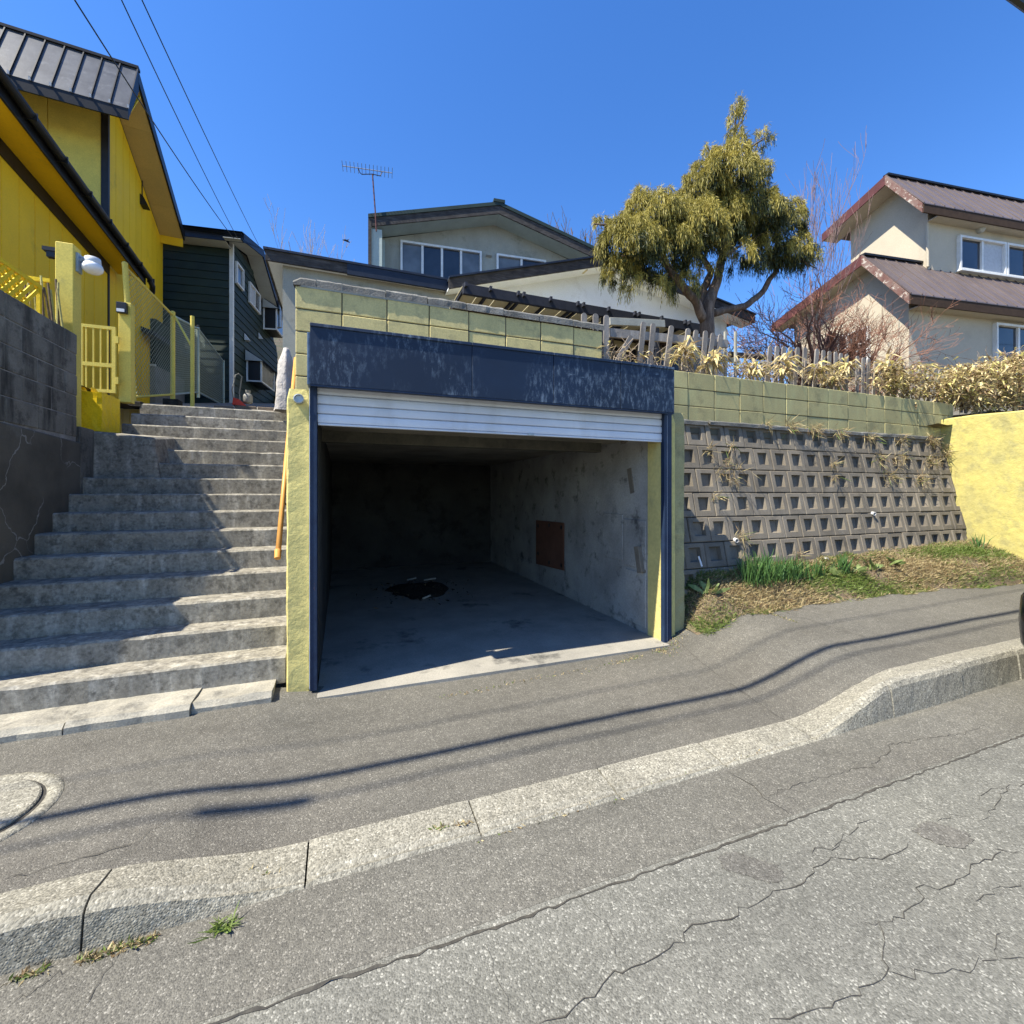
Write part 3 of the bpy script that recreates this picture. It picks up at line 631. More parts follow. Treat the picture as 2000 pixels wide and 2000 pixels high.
offs = [.06, .19, .10, .0, .17, .05, .2, .1]
for r in range(8):
    zc = topz - RBH * upv.z * (r + .5)
    if zc < .2: continue
    for k in range(-1, 24):
        x = rx0 + offs[r] + RBW * (k + .5)
        if x - RBW / 2 < rx0 - .3 or x + RBW / 2 > rx1 + .16: continue
        if zc + .16 < bank_z(x, 4.06): continue
        flat = (r == 5 and k in (0,)) or random.random() < .012
        o = obj_from('block', hflat if flat else hm, RW)
        o.location = Vector((x, r_y(zc), zc)) + nrm * random.gauss(0, .0035) - RW.location
        o.rotation_euler = (R(90) - sl + random.gauss(0, .008), random.gauss(0, .006), random.gauss(0, .003))
part(RW, 'backing', M['dark_gap'], lambda m: m.extrude([(rx0 - .1, r_y(.1) + .075, .1), (rx0 - .1, r_y(topz) + .075, topz - .006), (rx0 - .1, r_y(topz) + .2, topz - .006), (rx0 - .1, r_y(.1) + .3, .1)], (rx1 - rx0 + .3, 0, 0)))
# ledge between retaining wall and block wall
for (a, c, zz, dy) in ((3.3, 4.35, 2.392, .0), (4.36, 5.3, 2.40, -.03), (5.31, 6.6, 2.395, -.015), (6.61, 8.0, 2.40, .0), (8.01, 9.5, 2.41, .01)):
    add_step('ledge', a, c, GY - .035 + dy * .6, GY + .004, zz - .035, zz + .02, M['capstone'], RW, .008, .012)
for (u, v, r_) in ((499, 0, 0),) and (): pass
for (u, v) in ((1437, 1055), (1612, 1092), (1705, 1003)):
    z = P(u, v, Y=4.1).z; c = P(u, v, Y=r_y(z) - .01)
    o = MB().lathe((0, 0, 0), [(.026, -.1), (.026, .03), (.021, .031), (.021, -.02), (.001, -.02)], 16).build('drain_pipe', M['pipe_white'], RW)
    o.location = c - RW.location; o.rotation_euler = (R(90) + .1, 0, -.3)
c = P(1362, 1095, Y=4.07); tag(MB(c).bar(c + Vector((-.012, -.03, .055)), c + Vector((.02, -.05, -.06)), .02, .008, (0, -1, 0)).build('paper_strip', M['white_paint'], loc=c), 'white strip stuck on the shaded corner of the retaining wall', 'strip')

YW = thing('rendered_wall', 'bright yellow rendered wall standing at the right end of the retaining wall', 'wall', (9.45, 3.9, .5))
yx = 9.40
def yellow_wall():
    m = MB(YW.location); n = 12; ys = [lerp(1.9, 4.75, i / n) for i in range(n + 1)]; top = lambda y: 2.735 + .012 * math.sin(y * 5) + (.03 if y > 4.2 else 0) * 0
    vs = []; fs = []
    for y in ys: vs += [(yx, y, .1), (yx + random.gauss(0, .003), y, 1.2), (yx + random.gauss(0, .003), y, top(y) - .02), (yx + .02, y, top(y)), (yx + .17, y, top(y)), (yx + .18, y, .1)]
    for i in range(n):
        for k in range(6): fs.append((i * 6 + k, i * 6 + (k + 1) % 6, (i + 1) * 6 + (k + 1) % 6, (i + 1) * 6 + k))
    fs += [tuple(range(6))[::-1], tuple(range(n * 6, n * 6 + 6))]
    m.add(vs, fs); return m
yellow_wall().build('render_face', M['yellow_wall'], YW)

# left block wall beside the stairs
LW = thing('block_wall', 'dark weathered grey block wall with cracked base, left of the stairs', 'wall', (-2.64, 5.0, 0))
LX = -2.57; LT = 3.15; LE = 5.98
part(LW, 'core', M['pale_mortar'], lambda m: m.box(LX - .15, LX - .006, 4.44, LE - .01, 1.9, LT - .006))
for r in range(5):
    z = LT - BH * (r + 1); k = 0
    y = LE - (0 if r % 2 else BW / 2)
    edges = [LE] + ([LE - BW / 2 - BW * i for i in range(9)] if r % 2 == 0 else [LE - BW * (i + 1) for i in range(9)])
    for c, a in zip(edges[:-1], edges[1:]):
        if a < 4.42: break
        o = obj_from('block', block_mesh(c - a - .008, BH - .008, .12, 'grey_block'), LW)
        o.location = Vector((LX + random.gauss(0, .002), (a + c) / 2, z + .004)) - LW.location; o.rotation_euler = (0, 0, R(90) + random.gauss(0, .003))
part(LW, 'render_base', M['cracked'], lambda m: m.extrude([(LX + .016, 3.98, -.2), (LX + .016, LE + .03, -.2), (LX + .016, LE + .03, 2.03), (LX + .016, 4.46, 2.09), (LX + .016, 4.44, 2.50), (LX + .016, 3.98, 2.50)], (-.17, 0, 0)), bevel=.012)
part(LW, 'end_block', M['grey_block'], lambda m: m.box(LX - .15, LX + .012, LE + .035, 6.3, 1.3, 2.2), bevel=.01)
# ================================================================== houses
class House:
    def __init__(s, name, label, org, rot_deg, cat='house'):
        s.t = thing(name, label, cat, org, R(rot_deg)); s.o = Vector(org); a = R(rot_deg)
        s.e1 = Vector((math.cos(a), math.sin(a), 0)); s.e2 = Vector((-math.sin(a), math.cos(a), 0))
    def loc(s, p):
        q = p - s.o; return Vector((q.dot(s.e1), q.dot(s.e2), q.z))
    def on_s(s, u, v, sv): return s.loc(Ppl(u, v, s.o + s.e1 * sv, s.e1))
    def on_t(s, u, v, tv): return s.loc(Ppl(u, v, s.o + s.e2 * tv, s.e2))
    def p(s, name, mat, fn, parent=None, **k):
        m = MB(); fn(m); return m.build(name, mat if not isinstance(mat, str) else M[mat], parent or s.t, **k)
def window(h, plane, a0, a1, z0, z1, at, panes, frame='white_trim', glass='glass', depth=.06, fw=.045, out=1, sill=True, mull=None, blind=()):
    """plane 't': facade facing -t at t=at ; plane 's': facade facing +s (out=1) or -s (out=-1) at s=at"""
    def bx(m, a, b, d0, d1, c, e):
        if plane == 't': m.box(a, b, at - d1, at - d0, c, e)
        elif out > 0: m.box(at + d0, at + d1, a, b, c, e)
        else: m.box(at - d1, at - d0, a, b, c, e)
    m = MB(); bx(m, a0, a1, .0, depth, z0, z0 + fw); bx(m, a0, a1, .0, depth, z1 - fw, z1); bx(m, a0, a0 + fw, .0, depth, z0 + fw, z1 - fw); bx(m, a1 - fw, a1, .0, depth, z0 + fw, z1 - fw)
    w = m.build('window', M[frame], h.t)
    ew = (a1 - a0 - 2 * fw) / panes
    for i in range(panes):
        c = a0 + fw + ew * i; g_ = M[glass[i % len(glass)]] if isinstance(glass, (list, tuple)) else M[glass]
        m = MB(); bx(m, c + .004, c + ew - .004, .006, .016 + .006 * (i % 2), z0 + fw, z1 - fw); m.build('pane', g_, w)
        if i: m = MB(); bx(m, c - fw * .55, c + fw * .55, .0, depth * .7, z0 + fw, z1 - fw); m.build('mullion', M[frame], w)
        if mull: m = MB(); zz = lerp(z0, z1, mull); bx(m, c + .005, c + ew - .005, .0, depth * .5, zz - .012, zz + .012); m.build('transom', M[frame], w)
    if sill: m = MB(); bx(m, a0 - .03, a1 + .03, .0, depth + .04, z0 - .04, z0 - .002); m.build('sill', M[frame], w)
    return w

# ---------------------------------------------------------------- yellow house (left)
YH = House('yellow_house', 'yellow house with black gutters and black seamed roof at the left', (-4.62, 8.0, 3.0), 3.8)
h = YH
g0 = h.on_s(0, 150, .55); g1 = h.on_s(290, 545, .55); ez = (g0.z + g1.z) / 2
tc = h.on_s(211, 300, 0.0); te_ = h.on_s(318, 450, 0.0)
T0, T1 = -.35, tc.y                       # front wing runs T0..T1
h.p('wall', 'yellow', lambda m: m.box(-4, -.02, T0 + .3, T1, -.3, ez - .05))
x = T0 + .3; pw = .455
while x < T1 - .05:
    y1 = min(x + pw - .022, T1 - .01); h.p('siding_panel', 'yellow', lambda m: m.box(-.02, random.gauss(.002, .0015), x, y1, -.25, ez - .06), bevel=.004); x += pw
h.p('wall_trim', 'black_metal', lambda m: m.box(-.0, .03, T0 + .3, T1, ez - .33, ez - .10))
h.p('soffit', 'yellow', lambda m: m.box(.031, .47, T0 - .2, g1.y - .25, ez - .10, ez - .07))
h.p('fascia', 'black_metal', lambda m: m.box(.471, .50, T0 - .3, g1.y, ez - .16, ez + .10), bevel=.004)
n = 16
for k in range(7):   # gutter in sections
    a = lerp(T0 - .3, g1.y + .1, k / 7); b_ = lerp(T0 - .3, g1.y + .1, (k + 1) / 7)
    prof = [(.505 + .065 + .065 * math.cos(q), .03 - .075 * math.sin(q)) for q in [math.pi * j / 8 for j in range(9)]]
    h.p('gutter', 'black_metal', lambda m: m.extrude([(x_, a, ez + z_) for x_, z_ in prof] + [(.505 + .07, a, ez + .055)], (0, b_ - a + .004, 0)))
    h.p('gutter_bracket', 'black_metal', lambda m: m.box(.5, .65, b_ - .03, b_ - .005, ez - .055, ez + .05))
h.p('gutter_outlet', 'black_metal', lambda m: m.tube([(.57, g1.y + .02, ez - .02), (.60, g1.y + .12, ez - .12), (.55, g1.y + .3, ez - .22)], .06, 8))
h.p('roof', 'roof_black', lambda m: m.extrude([(.56, T0 - .3, ez + .07), (.56, T0 - .3, ez + .11), (-4.2, T0 - .3, ez + 1.5), (-4.2, T0 - .3, ez + 1.4)], (0, T1 - T0 + .3, 0)))
# two-storey part
rk = .62
rg = h.on_s(270, 137, rk); re = h.on_s(361, 455, rk); fe = h.on_s(251, 214, rk)
zb = -.3; soff = .26
def roof_under(t): return lerp(rg.z, re.z, (t - rg.y) / (re.y - rg.y)) - soff
h.p('wall', 'yellow', lambda m: m.extrude([(-.03, tc.y, zb), (-.03, te_.y, zb), (-.03, te_.y, roof_under(te_.y)), (-.03, tc.y, roof_under(tc.y))], (-6, 0, 0)))
t = tc.y + .02
while t < te_.y - .02:
    b_ = min(te_.y, t + .455 - .02)
    h.p('siding_panel', 'yellow', lambda m: m.extrude([(-.03, t, zb), (-.03, b_, zb), (-.03, b_, roof_under(b_)), (-.03, t, roof_under(t))], (.03, 0, 0))); t += .455
s_ = -.12
while s_ > -5.8:
    a = s_ - .9 + .012; h.p('siding_panel', 'yellow_pale', lambda m: m.box(a, s_, tc.y - .02, tc.y, zb, roof_under(tc.y)), bevel=.004); s_ -= .9
h.p('corner_trim', 'black_metal', lambda m: m.box(-.11, .018, tc.y - .04, tc.y + .05, zb, roof_under(tc.y) - .02))
# steep front slope: seamed panels
npan = 24
for k in range(npan):
    a = rk - .31 * k; b_ = a - .30
    h.p('roof_panel', 'roof_black', lambda m: m.hexa([(b_, fe.y, fe.z), (a, fe.y, fe.z), (a, rg.y, rg.z), (b_, rg.y, rg.z), (b_, fe.y - .02, fe.z + .012), (a, fe.y - .02, fe.z + .012), (a, rg.y - .02, rg.z + .012), (b_, rg.y - .02, rg.z + .012)]))
    h.p('roof_seam', 'black_metal', lambda m: m.bar((a + .005, fe.y - .03, fe.z + .02), (a + .005, rg.y - .03, rg.z + .02), .020, .034, (0, -1, .3)))
    h.p('seam_end', 'seam_white', lambda m: m.box(a - .012, a + .02, fe.y - .055, fe.y - .03, fe.z + .0, fe.z + .075))
h.p('ridge_cap', 'black_metal', lambda m: m.box(rk - 7.5, rk + .02, rg.y - .07, rg.y + .07, rg.z - .01, rg.z + .05))
h.p('eave_fascia', 'black_metal', lambda m: m.box(rk - 7.5, rk, fe.y - .015, fe.y + .02, fe.z - .22, fe.z + .005))
h.p('front_soffit', 'yellow', lambda m: m.hexa([(-7, fe.y + .02, fe.z - .2), (rk - .03, fe.y + .02, fe.z - .2), (rk - .03, tc.y + .0, roof_under(tc.y) - .06), (-7, tc.y, roof_under(tc.y) - .06), (-7, fe.y + .02, fe.z - .17), (rk - .03, fe.y + .02, fe.z - .17), (rk - .03, tc.y, roof_under(tc.y) - .03), (-7, tc.y, roof_under(tc.y) - .03)]))
h.p('rake_front', 'navy_fascia', lambda m: m.extrude([(rk, fe.y, fe.z - .2), (rk, rg.y + .05, rg.z - .45), (rk, rg.y, rg.z), (rk, fe.y, fe.z)], (-.03, 0, 0)))
h.p('rake_fascia', 'black_metal', lambda m: m.extrude([(rk + .001, rg.y, rg.z + .02), (rk + .001, re.y, re.z + .02), (rk + .001, re.y, re.z - .24), (rk + .001, rg.y + .04, rg.z - .25)], (-.04, 0, 0)))
h.p('roof_slope', 'roof_black', lambda m: m.hexa([(rk - 7.5, rg.y, rg.z - .08), (rk - .04, rg.y, rg.z - .08), (rk - .04, re.y, re.z - .08), (rk - 7.5, re.y, re.z - .08), (rk - 7.5, rg.y, rg.z), (rk - .04, rg.y, rg.z), (rk - .04, re.y, re.z), (rk - 7.5, re.y, re.z)]))
nst = 4
for k in range(nst):
    a = lerp(rg.y + .1, re.y - .03, k / nst); b_ = lerp(rg.y + .1, re.y - .03, (k + 1) / nst) - .006
    zz = lambda q: roof_under(q) + .03
    h.p('rake_soffit', 'soffit_tan', lambda m: m.hexa([(.0, a, zz(a)), (rk - .045, a, zz(a)), (rk - .045, b_, zz(b_)), (.0, b_, zz(b_)), (.0, a, zz(a) + .02), (rk - .045, a, zz(a) + .02), (rk - .045, b_, zz(b_) + .02), (.0, b_, zz(b_) + .02)]))
h.p('rake_end', 'yellow', lambda m: m.box(.0, rk - .045, re.y - .03, re.y + .0, re.z - .46, re.z - .1))
vp = h.on_s(278, 395, .02)
h.p('vent_hood', 'black_metal', lambda m: m.extrude([(.0, vp.y - .13, vp.z - .12), (.0, vp.y - .13, vp.z + .16), (.06, vp.y - .13, vp.z + .13), (.17, vp.y - .13, vp.z - .12)], (0, .26, 0)))
h.p('conduit', 'black_metal', lambda m: m.tube([(.02, vp.y, vp.z + .16), (.02, vp.y, vp.z + .75)], .012, 5))

# ---------------------------------------------------------------- gate area
def one(name, mat, fn, label, cat, loc, group=None, **k):
    m = MB(loc); fn(m); return tag(m.build(name, M[mat] if isinstance(mat, str) else mat, loc=loc, **k), label, cat, group)
GP = thing('gate_post', 'tall yellow gate post on the end of the grey block wall', 'post', (-2.70, 6.13, 2.3))
part(GP, 'shaft', M['yellow_pale'], lambda m: m.box(-2.785, -2.635, 6.06, 6.22, 2.2, 4.13), bevel=.006)
LA = thing('wall_lamp', 'white globe lamp on a curved bracket fixed to the yellow gate post', 'lamp', (-2.60, 6.14, 3.95))
lc = P(181, 523, Y=6.14)
part(LA, 'bracket', M['blue_grey'], lambda m: m.box(-2.634, -2.612, 6.10, 6.18, 3.86, 4.06).tube([(-2.62, 6.14, 3.99), (-2.58, 6.14, 4.02), (lc.x, 6.14, 4.0)], .022, 8), bevel=0)
part(LA, 'cap', M['white_paint'], lambda m: m.lathe((lc.x, 6.14, lc.z), [(.06, .105), (.068, .10), (.072, .05), (.07, .045)], 20), smooth=True)
part(LA, 'globe', M['lamp_glass'], lambda m: m.lathe((lc.x, 6.14, lc.z), [(.062, .055), (.082, .03), (.092, .0), (.086, -.03), (.062, -.055), (.03, -.068), (.001, -.072)], 20), smooth=True)
tag(part(GP, 'sensor_light', M['black_plastic'], lambda m: m.box(-2.90, -2.787, 6.08, 6.16, 4.03, 4.07).box(-2.87, -2.80, 6.09, 6.15, 3.97, 4.03)))
# gate
GT = thing('gate', 'yellow metal bar gate behind the yellow concrete box', 'gate', (-2.93, 7.3, 2.78))
ga, gb = -3.11, -2.74
part(GT, 'frame', M['yellow_pale'], lambda m: m.box(ga, ga + .035, 7.28, 7.315, 2.80, 3.66).box(gb - .04, gb, 7.28, 7.315, 2.80, 3.66).box(ga + .035, gb - .04, 7.28, 7.315, 3.62, 3.66).box(ga + .035, gb - .04, 7.28, 7.315, 3.13, 3.18).box(ga + .035, gb - .04, 7.28, 7.315, 2.8, 2.84))
for k in range(4):
    x = lerp(ga + .06, gb - .09, k / 3); part(GT, 'bar', M['yellow_pale'], lambda m: m.box(x, x + .014, 7.283, 7.30, 2.84, 3.62))
for z in (3.45, 2.92): part(GT, 'hinge', M['yellow_pale'], lambda m: m.box(gb, gb + .03, 7.275, 7.31, z, z + .09))
one('gate_pillar', 'yellow_pale', lambda m: m.box(-2.735, -2.60, 7.35, 7.47, 2.7, 4.02), 'flat yellow metal pillar that carries the gate hinges', 'post', (-2.67, 7.4, 2.7), bevel=.006)
MX = thing('meter_box', 'small black box with a white label on the gate pillar', 'box', (-2.68, 7.33, 3.75))
part(MX, 'case', M['black_plastic'], lambda m: m.box(-2.74, -2.63, 7.29, 7.348, 3.86, 4.0), bevel=.005); part(MX, 'label_plate', M['white_paint'], lambda m: m.box(-2.732, -2.65, 7.286, 7.2895, 3.87, 3.91))
YB = thing('concrete_box', 'glossy yellow painted concrete block at the head of the stairs', 'block', (-2.71, 6.68, 2.2))
def jbox(x0, x1, y0, y1, z0, z1, n=6):
    me = bmesh.new(); bmesh.ops.create_cube(me, size=1); bmesh.ops.subdivide_edges(me, edges=me.edges[:], cuts=n, use_grid_fill=True)
    for v in me.verts:
        v.co = Vector((lerp(x0, x1, v.co.x + .5), lerp(y0, y1, v.co.y + .5), lerp(z0, z1, v.co.z + .5))) + Vector((random.gauss(0, .0035), random.gauss(0, .0035), random.gauss(0, .0035)))
    return me
bm = jbox(-2.86, -2.56, 6.47, 6.92, 2.205, 2.655)
for v in bm.verts:
    if v.co.z > 2.6 and v.co.x < -2.75: v.co.z += .03 * random.random()
    v.co -= YB.location
me = bpy.data.meshes.new('body'); bm.to_mesh(me); bm.free(); finish(me, M['yellow_bright']); obj_from('body', me, YB)
part(YB, 'shard', M['yellow_bright'], lambda m: m.extrude([(-2.83, 6.55, 2.65), (-2.76, 6.57, 2.65), (-2.80, 6.56, 2.72)], (.03, .05, 0)).extrude([(-2.72, 6.6, 2.64), (-2.66, 6.62, 2.64), (-2.71, 6.61, 2.73)], (.02, .04, 0)))
# lattice on top of the grey wall
LT_ = thing('lattice_fence', 'yellow lattice panel standing on the grey block wall', 'fence', (-2.75, 5.1, 3.15))
part(LT_, 'rail', M['yellow_bright'], lambda m: m.box(-2.765, -2.735, 4.45, 5.74, 3.49, 3.53).box(-2.765, -2.735, 5.71, 5.74, 3.15, 3.49))
for k in range(24):
    y = 4.25 + .095 * k
    for s2 in (-1, 1):
        a, b_ = Vector((-2.75 + s2 * .006, y, 3.16)), Vector((-2.75 + s2 * .006, y + s2 * .33, 3.49))
        if min(a.y, b_.y) < 4.44 or max(a.y, b_.y) > 5.74: continue
        part(LT_, 'slat', M['yellow_bright'], lambda m: m.bar(a, b_, .035, .009, (1, 0, 0)))
SB = thing('stick_bundle', 'bundle of old bamboo sticks leaning beside the yellow gate post', 'sticks', (-2.76, 5.9, 3.12))
for k in range(17):
    x = -2.90 + .017 * k + random.gauss(0, .01); y = 5.86 + random.gauss(0, .03); tx = random.gauss(-.04, .03)
    part(SB, 'stick', M['straw_brown'] if k % 2 else M['straw_green'], lambda m: m.tube([(x, y, 3.10), (x + tx, y + .02, 3.58 + random.gauss(0, .05))], .010, 6))
one('hand_rail', 'yellow_bright', lambda m: m.box(-3.12, -2.79, 5.98, 6.01, 3.66, 3.70).box(-3.10, -3.08, 5.985, 6.005, 3.1, 3.66).box(-2.98, -2.96, 5.985, 6.005, 3.1, 3.66).box(-2.86, -2.84, 5.985, 6.005, 3.1, 3.66), 'yellow rail with thin bars behind the stick bundle', 'railing', (-2.95, 6.0, 3.1))

# chain link fence
CF = thing('chain_link_fence', 'chain link fence with yellow posts running up beside the path', 'fence', (-2.5, 8.4, 2.75))
posts = [((-2.70, 7.72, 2.72), 1.95, (-.10, 0)), ((-2.63, 9.03, 3.03), 1.48, (0, 0)), ((-2.87, 11.4, 3.55), 1.52, (0, 0)), ((-3.35, 15.9, 4.05), 1.5, (0, 0))]
tops = []
for (p, hh, ln) in posts:
    p = Vector(p); q = p + Vector((ln[0], ln[1], hh)); tops.append((p, q))
    part(CF, 'post', M['yellow_pale'] if hh != 1.5 and p.y < 10 else M['steel'], lambda m: m.tube([p, q], .034, 10))
    part(CF, 'post_cap', M['yellow_pale'] if p.y < 10 else M['black_plastic'], lambda m: m.lathe(q, [(.036, -.01), (.036, .02), (.02, .035), (.001, .04)], 10))
p3 = Vector((-2.19, 8.4, 2.74)); part(CF, 'post', M['yellow_pale'], lambda m: m.tube([p3, p3 + Vector((0, 0, 1.55))], .028, 10))
part(CF, 'brace', M['yellow_pale'], lambda m: m.tube([tops[1][1] + Vector((.03, 0, -.05)), p3 + Vector((0, 0, 1.05))], .016, 8))
part(CF, 'footing', M['black'], lambda m: m.box(-2.74, -2.52, 8.92, 9.14, 2.85, 3.06).box(-2.75, -2.6, 7.68, 7.9, 2.7, 2.78), bevel=.01)
def mesh_panel(a, b_, c, d, pitch=.075, r=.0022):
    """diamond wire between bottom a-b and top c-d"""
    m = MB(CF.location); L = ((b_ - a).length + (d - c).length) / 2; H = (c - a).length; nu = int(L / pitch); nv = int(H / pitch)
    def q(i, j): s = min(1, max(0, i / nu)); t_ = min(1, max(0, j / nv)); return a.lerp(b_, s).lerp(c.lerp(d, s), t_)
    for i in range(-nv, nu + 1):
        for dr in (1, -1):
            pts = []
            for j in range(nv + 1):
                x = i + j if dr > 0 else nu - (i + j)
                if 0 <= x <= nu: pts.append(q(x, j))
            if len(pts) > 1: m.tube([pts[0], pts[-1]], r, 3, False)
    return m
for k in range(3):
    (a, c), (b_, d) = tops[k], tops[k + 1]; up = Vector((0, 0, .12))
    mesh_panel(a + up, b_ + up, c - up * .3, d - up * .3, .075 if k < 2 else .11, .003 if k else .0026).build('wire_mesh', M['steel'], CF)
    part(CF, 'top_rail', M['yellow_pale'] if k == 0 else M['steel'], lambda m: m.tube([c - up * .3, d - up * .3], .02, 8))
    part(CF, 'bottom_rail', M['yellow_pale'] if k == 0 else M['steel'], lambda m: m.tube([a + up, b_ + up], .018, 8))

# hand rail pole, tarp, bits at the head of the stairs
HR = thing('handrail', 'orange wooden handrail pole rising beside the garage wall', 'handrail', (-.55, 5.2, 1.0))
ha, hb = Vector((-.53, 4.53, .965)), Vector((-.62, 7.25, 3.47))
part(HR, 'pole', M['orange_wood'], lambda m: m.tube([ha, ha.lerp(hb, .33), ha.lerp(hb, .34), hb], [.024, .024, .026, .024], 14), smooth=True)
part(HR, 'end_knob', M['orange_wood'], lambda m: m.tube([ha + Vector((0, 0, .02)), ha - (hb - ha).normalized() * .07], [.03, .027], 14))
for f in (.18, .42, .7):
    q = ha.lerp(hb, f); part(HR, 'bracket', M['black_metal'], lambda m: m.tube([q, q + Vector((.05, 0, -.05)), q + Vector((.125, 0, -.03))], .010, 6))
def tarp():
    m = MB((-.80, 7.4, 2.75)); n, k = 14, 14; vs = []; fs = []
    for i in range(k + 1):
        f = i / k; z = lerp(2.72, 3.66, f); w = lerp(.13, .075, f) if f < .75 else lerp(.09, .035, (f - .75) * 4)
        for j in range(n):
            a = 2 * math.pi * j / n; r = w * (1 + .18 * math.sin(5 * a + f * 3) + random.gauss(0, .04)); vs.append((-.80 + .04 * f + r * math.cos(a), 7.45 + 1.3 * r * math.sin(a), z))
    for i in range(k):
        for j in range(n): fs.append((i * n + j, i * n + (j + 1) % n, (i + 1) * n + (j + 1) % n, (i + 1) * n + j))
    fs += [tuple(range(k * n, (k + 1) * n))]; m.add(vs, fs); return m
tag(tarp().build('tarpaulin', M['tarp'], loc=(-.80, 7.4, 2.75), smooth=True), 'pale grey tarpaulin hanging over a post at the top of the stairs', 'tarpaulin')
bz = path_z(0, 9.6)
for (x, y, w, z) in ((-1.86, 9.7, .35, 0), (-1.49, 9.72, .36, .0), (-1.12, 9.70, .34, .0), (-1.32, 9.5, .22, -.09), (-1.06, 9.48, .2, -.09), (-2.2, 9.72, .3, -.02)):
    i = [-1.86, -1.49, -1.12, -1.32, -1.06, -2.2].index(x)
    lab = ['second edging brick from the chain link fence', 'edging brick in the middle of the upper row at the stair head', 'edging brick nearest the grey house at the stair head', 'small front brick left of its twin below the edging', 'small front brick nearest the tarpaulin', 'edging brick nearest the chain link fence'][i]
    one('edging_brick', 'brick', lambda m: m.box(x, x + w, y, y + .1, bz + z - .12, bz + z + .085), lab, 'brick', (x + w / 2, y, bz + z - .12), 'bricks edging the path at the stair head', bevel=.008)
GBp = P(484, 788, Y=12.2)
GB = thing('gas_bottle', 'grey gas bottle standing by the dark green house', 'gas bottle', (GBp.x, 12.2, GBp.z))
part(GB, 'body', M['grey_paint'], lambda m: m.lathe(GB.location, [(.085, 0), (.105, .03), (.108, .15), (.09, .21), (.045, .24), (.001, .25)], 18), smooth=True)
part(GB, 'collar', M['grey_paint'], lambda m: m.lathe(GB.location, [(.05, .21), (.062, .31), (.058, .31), (.042, .23)], 14))
SVp = P(463, 790, Y=12.0)
SV = thing('snow_pusher', 'red snow pusher with a looped pale handle beside the gas bottle', 'shovel', (SVp.x, 12.0, SVp.z))
q = SV.location
part(SV, 'scoop', M['red'], lambda m: m.hexa([q + Vector((-.1, 0, 0)), q + Vector((.2, -.05, -.03)), q + Vector((.2, .25, -.03)), q + Vector((-.1, .25, 0)), q + Vector((-.08, .02, .16)), q + Vector((.05, -.02, .12)), q + Vector((.05, .22, .12)), q + Vector((-.08, .22, .16))]))
part(SV, 'handle', M['grey_paint'], lambda m: m.tube([q + Vector((-.08, .05, .12)), q + Vector((-.12, .1, .35)), q + Vector((-.06, .15, .72)), q + Vector((0, .18, .76)), q + Vector((.06, .2, .70)), q + Vector((.02, .15, .3)), q + Vector((.04, .1, .1))], .014, 6))

# ---------------------------------------------------------------- green house
gc = P(453, 780, D=15.0)
GH = House('green_house', 'dark green sided house with white corner trim behind the path', gc, -8.0); h = GH
zt = h.on_s(453, 466, 0).z; A = h.on_s(473, 452, .55); B = h.on_s(515, 488, .55); C_ = h.on_s(549, 606, .55)
tb = h.on_s(541, 690, 0).y
def und(t):
    return (A.z if t < A.y else lerp(A.z, B.z, (t - A.y) / (B.y - A.y)) if t < B.y else lerp(B.z, C_.z, (t - B.y) / (C_.y - B.y))) - .30
h.p('wall', 'dark_gap', lambda m: m.extrude([(-.03, .03, -.6), (-.03, tb, -.6), (-.03, tb, und(tb)), (-.03, B.y, und(B.y)), (-.03, .03, und(.03))], (-7, 0, 0)))
z = -.5; ph = .262; k = 0
while z < zt + .1:
    z1 = min(z + ph, und(.0) - .01)
    if z1 - z > .05:
        h.p('siding_plank', 'green_siding', lambda m: m.hexa([(-7, -.035, z), (-.06, -.035, z), (-.06, .03, z), (-7, .03, z), (-7, -.012, z1 - .006), (-.06, -.012, z1 - .006), (-.06, .03, z1 - .006), (-7, .03, z1 - .006)]))
    zz1 = z1; te2 = tb
    # side plank clipped by the falling roof
    while te2 > .3 and und(te2) < z1: te2 -= .05
    if te2 > .4: h.p('siding_plank', 'green_siding', lambda m: m.hexa([(-.03, .06, z), (.035, .06, z), (.035, te2, z), (-.03, te2, z), (-.03, .06, z1 - .006), (.012, .06, z1 - .006), (.012, te2, z1 - .006), (-.03, te2, z1 - .006)]))
    z += ph
h.p('corner_trim', 'white_trim', lambda m: m.box(-.065, .045, -.045, .065, -.5, zt + .05))
pr = [(-.55, A.z), (A.y, A.z), (B.y, B.z), (C_.y, C_.z)]
h.p('roof', 'navy_fascia', lambda m: m.extrude([(.55, t_, z_) for t_, z_ in pr] + [(.55, t_, z_ - .26) for t_, z_ in pr[::-1]], (-.04, 0, 0)).box(-7.3, .509, -.55, -.52, A.z - .26, A.z))
h.p('roof', 'navy_fascia', lambda m: m.extrude([(.505, t_, z_) for t_, z_ in pr] + [(.505, t_, z_ - .06) for t_, z_ in pr[::-1]], (-7.8, 0, 0)))
for (a, b_) in ((pr[0], pr[1]), (pr[1], pr[2]), (pr[2], pr[3])):
    ns = max(1, int((b_[0] - a[0]) / 1.0))
    for k in range(ns):
        t0 = lerp(a[0], b_[0], k / ns); t1 = lerp(a[0], b_[0], (k + 1) / ns) - .01; zA = lerp(a[1], b_[1], k / ns) - .24; zB = lerp(a[1], b_[1], (k + 1) / ns) - .24
        h.p('soffit', 'soffit_grey', lambda m: m.hexa([(.0, t0, zA - .02), (.5, t0, zA - .02), (.5, t1, zB - .02), (.0, t1, zB - .02), (.0, t0, zA), (.5, t0, zA), (.5, t1, zB), (.0, t1, zB)]))
h.p('soffit', 'soffit_grey', lambda m: m.box(-7, -.01, -.515, -.05, A.z - .27, A.z - .24))
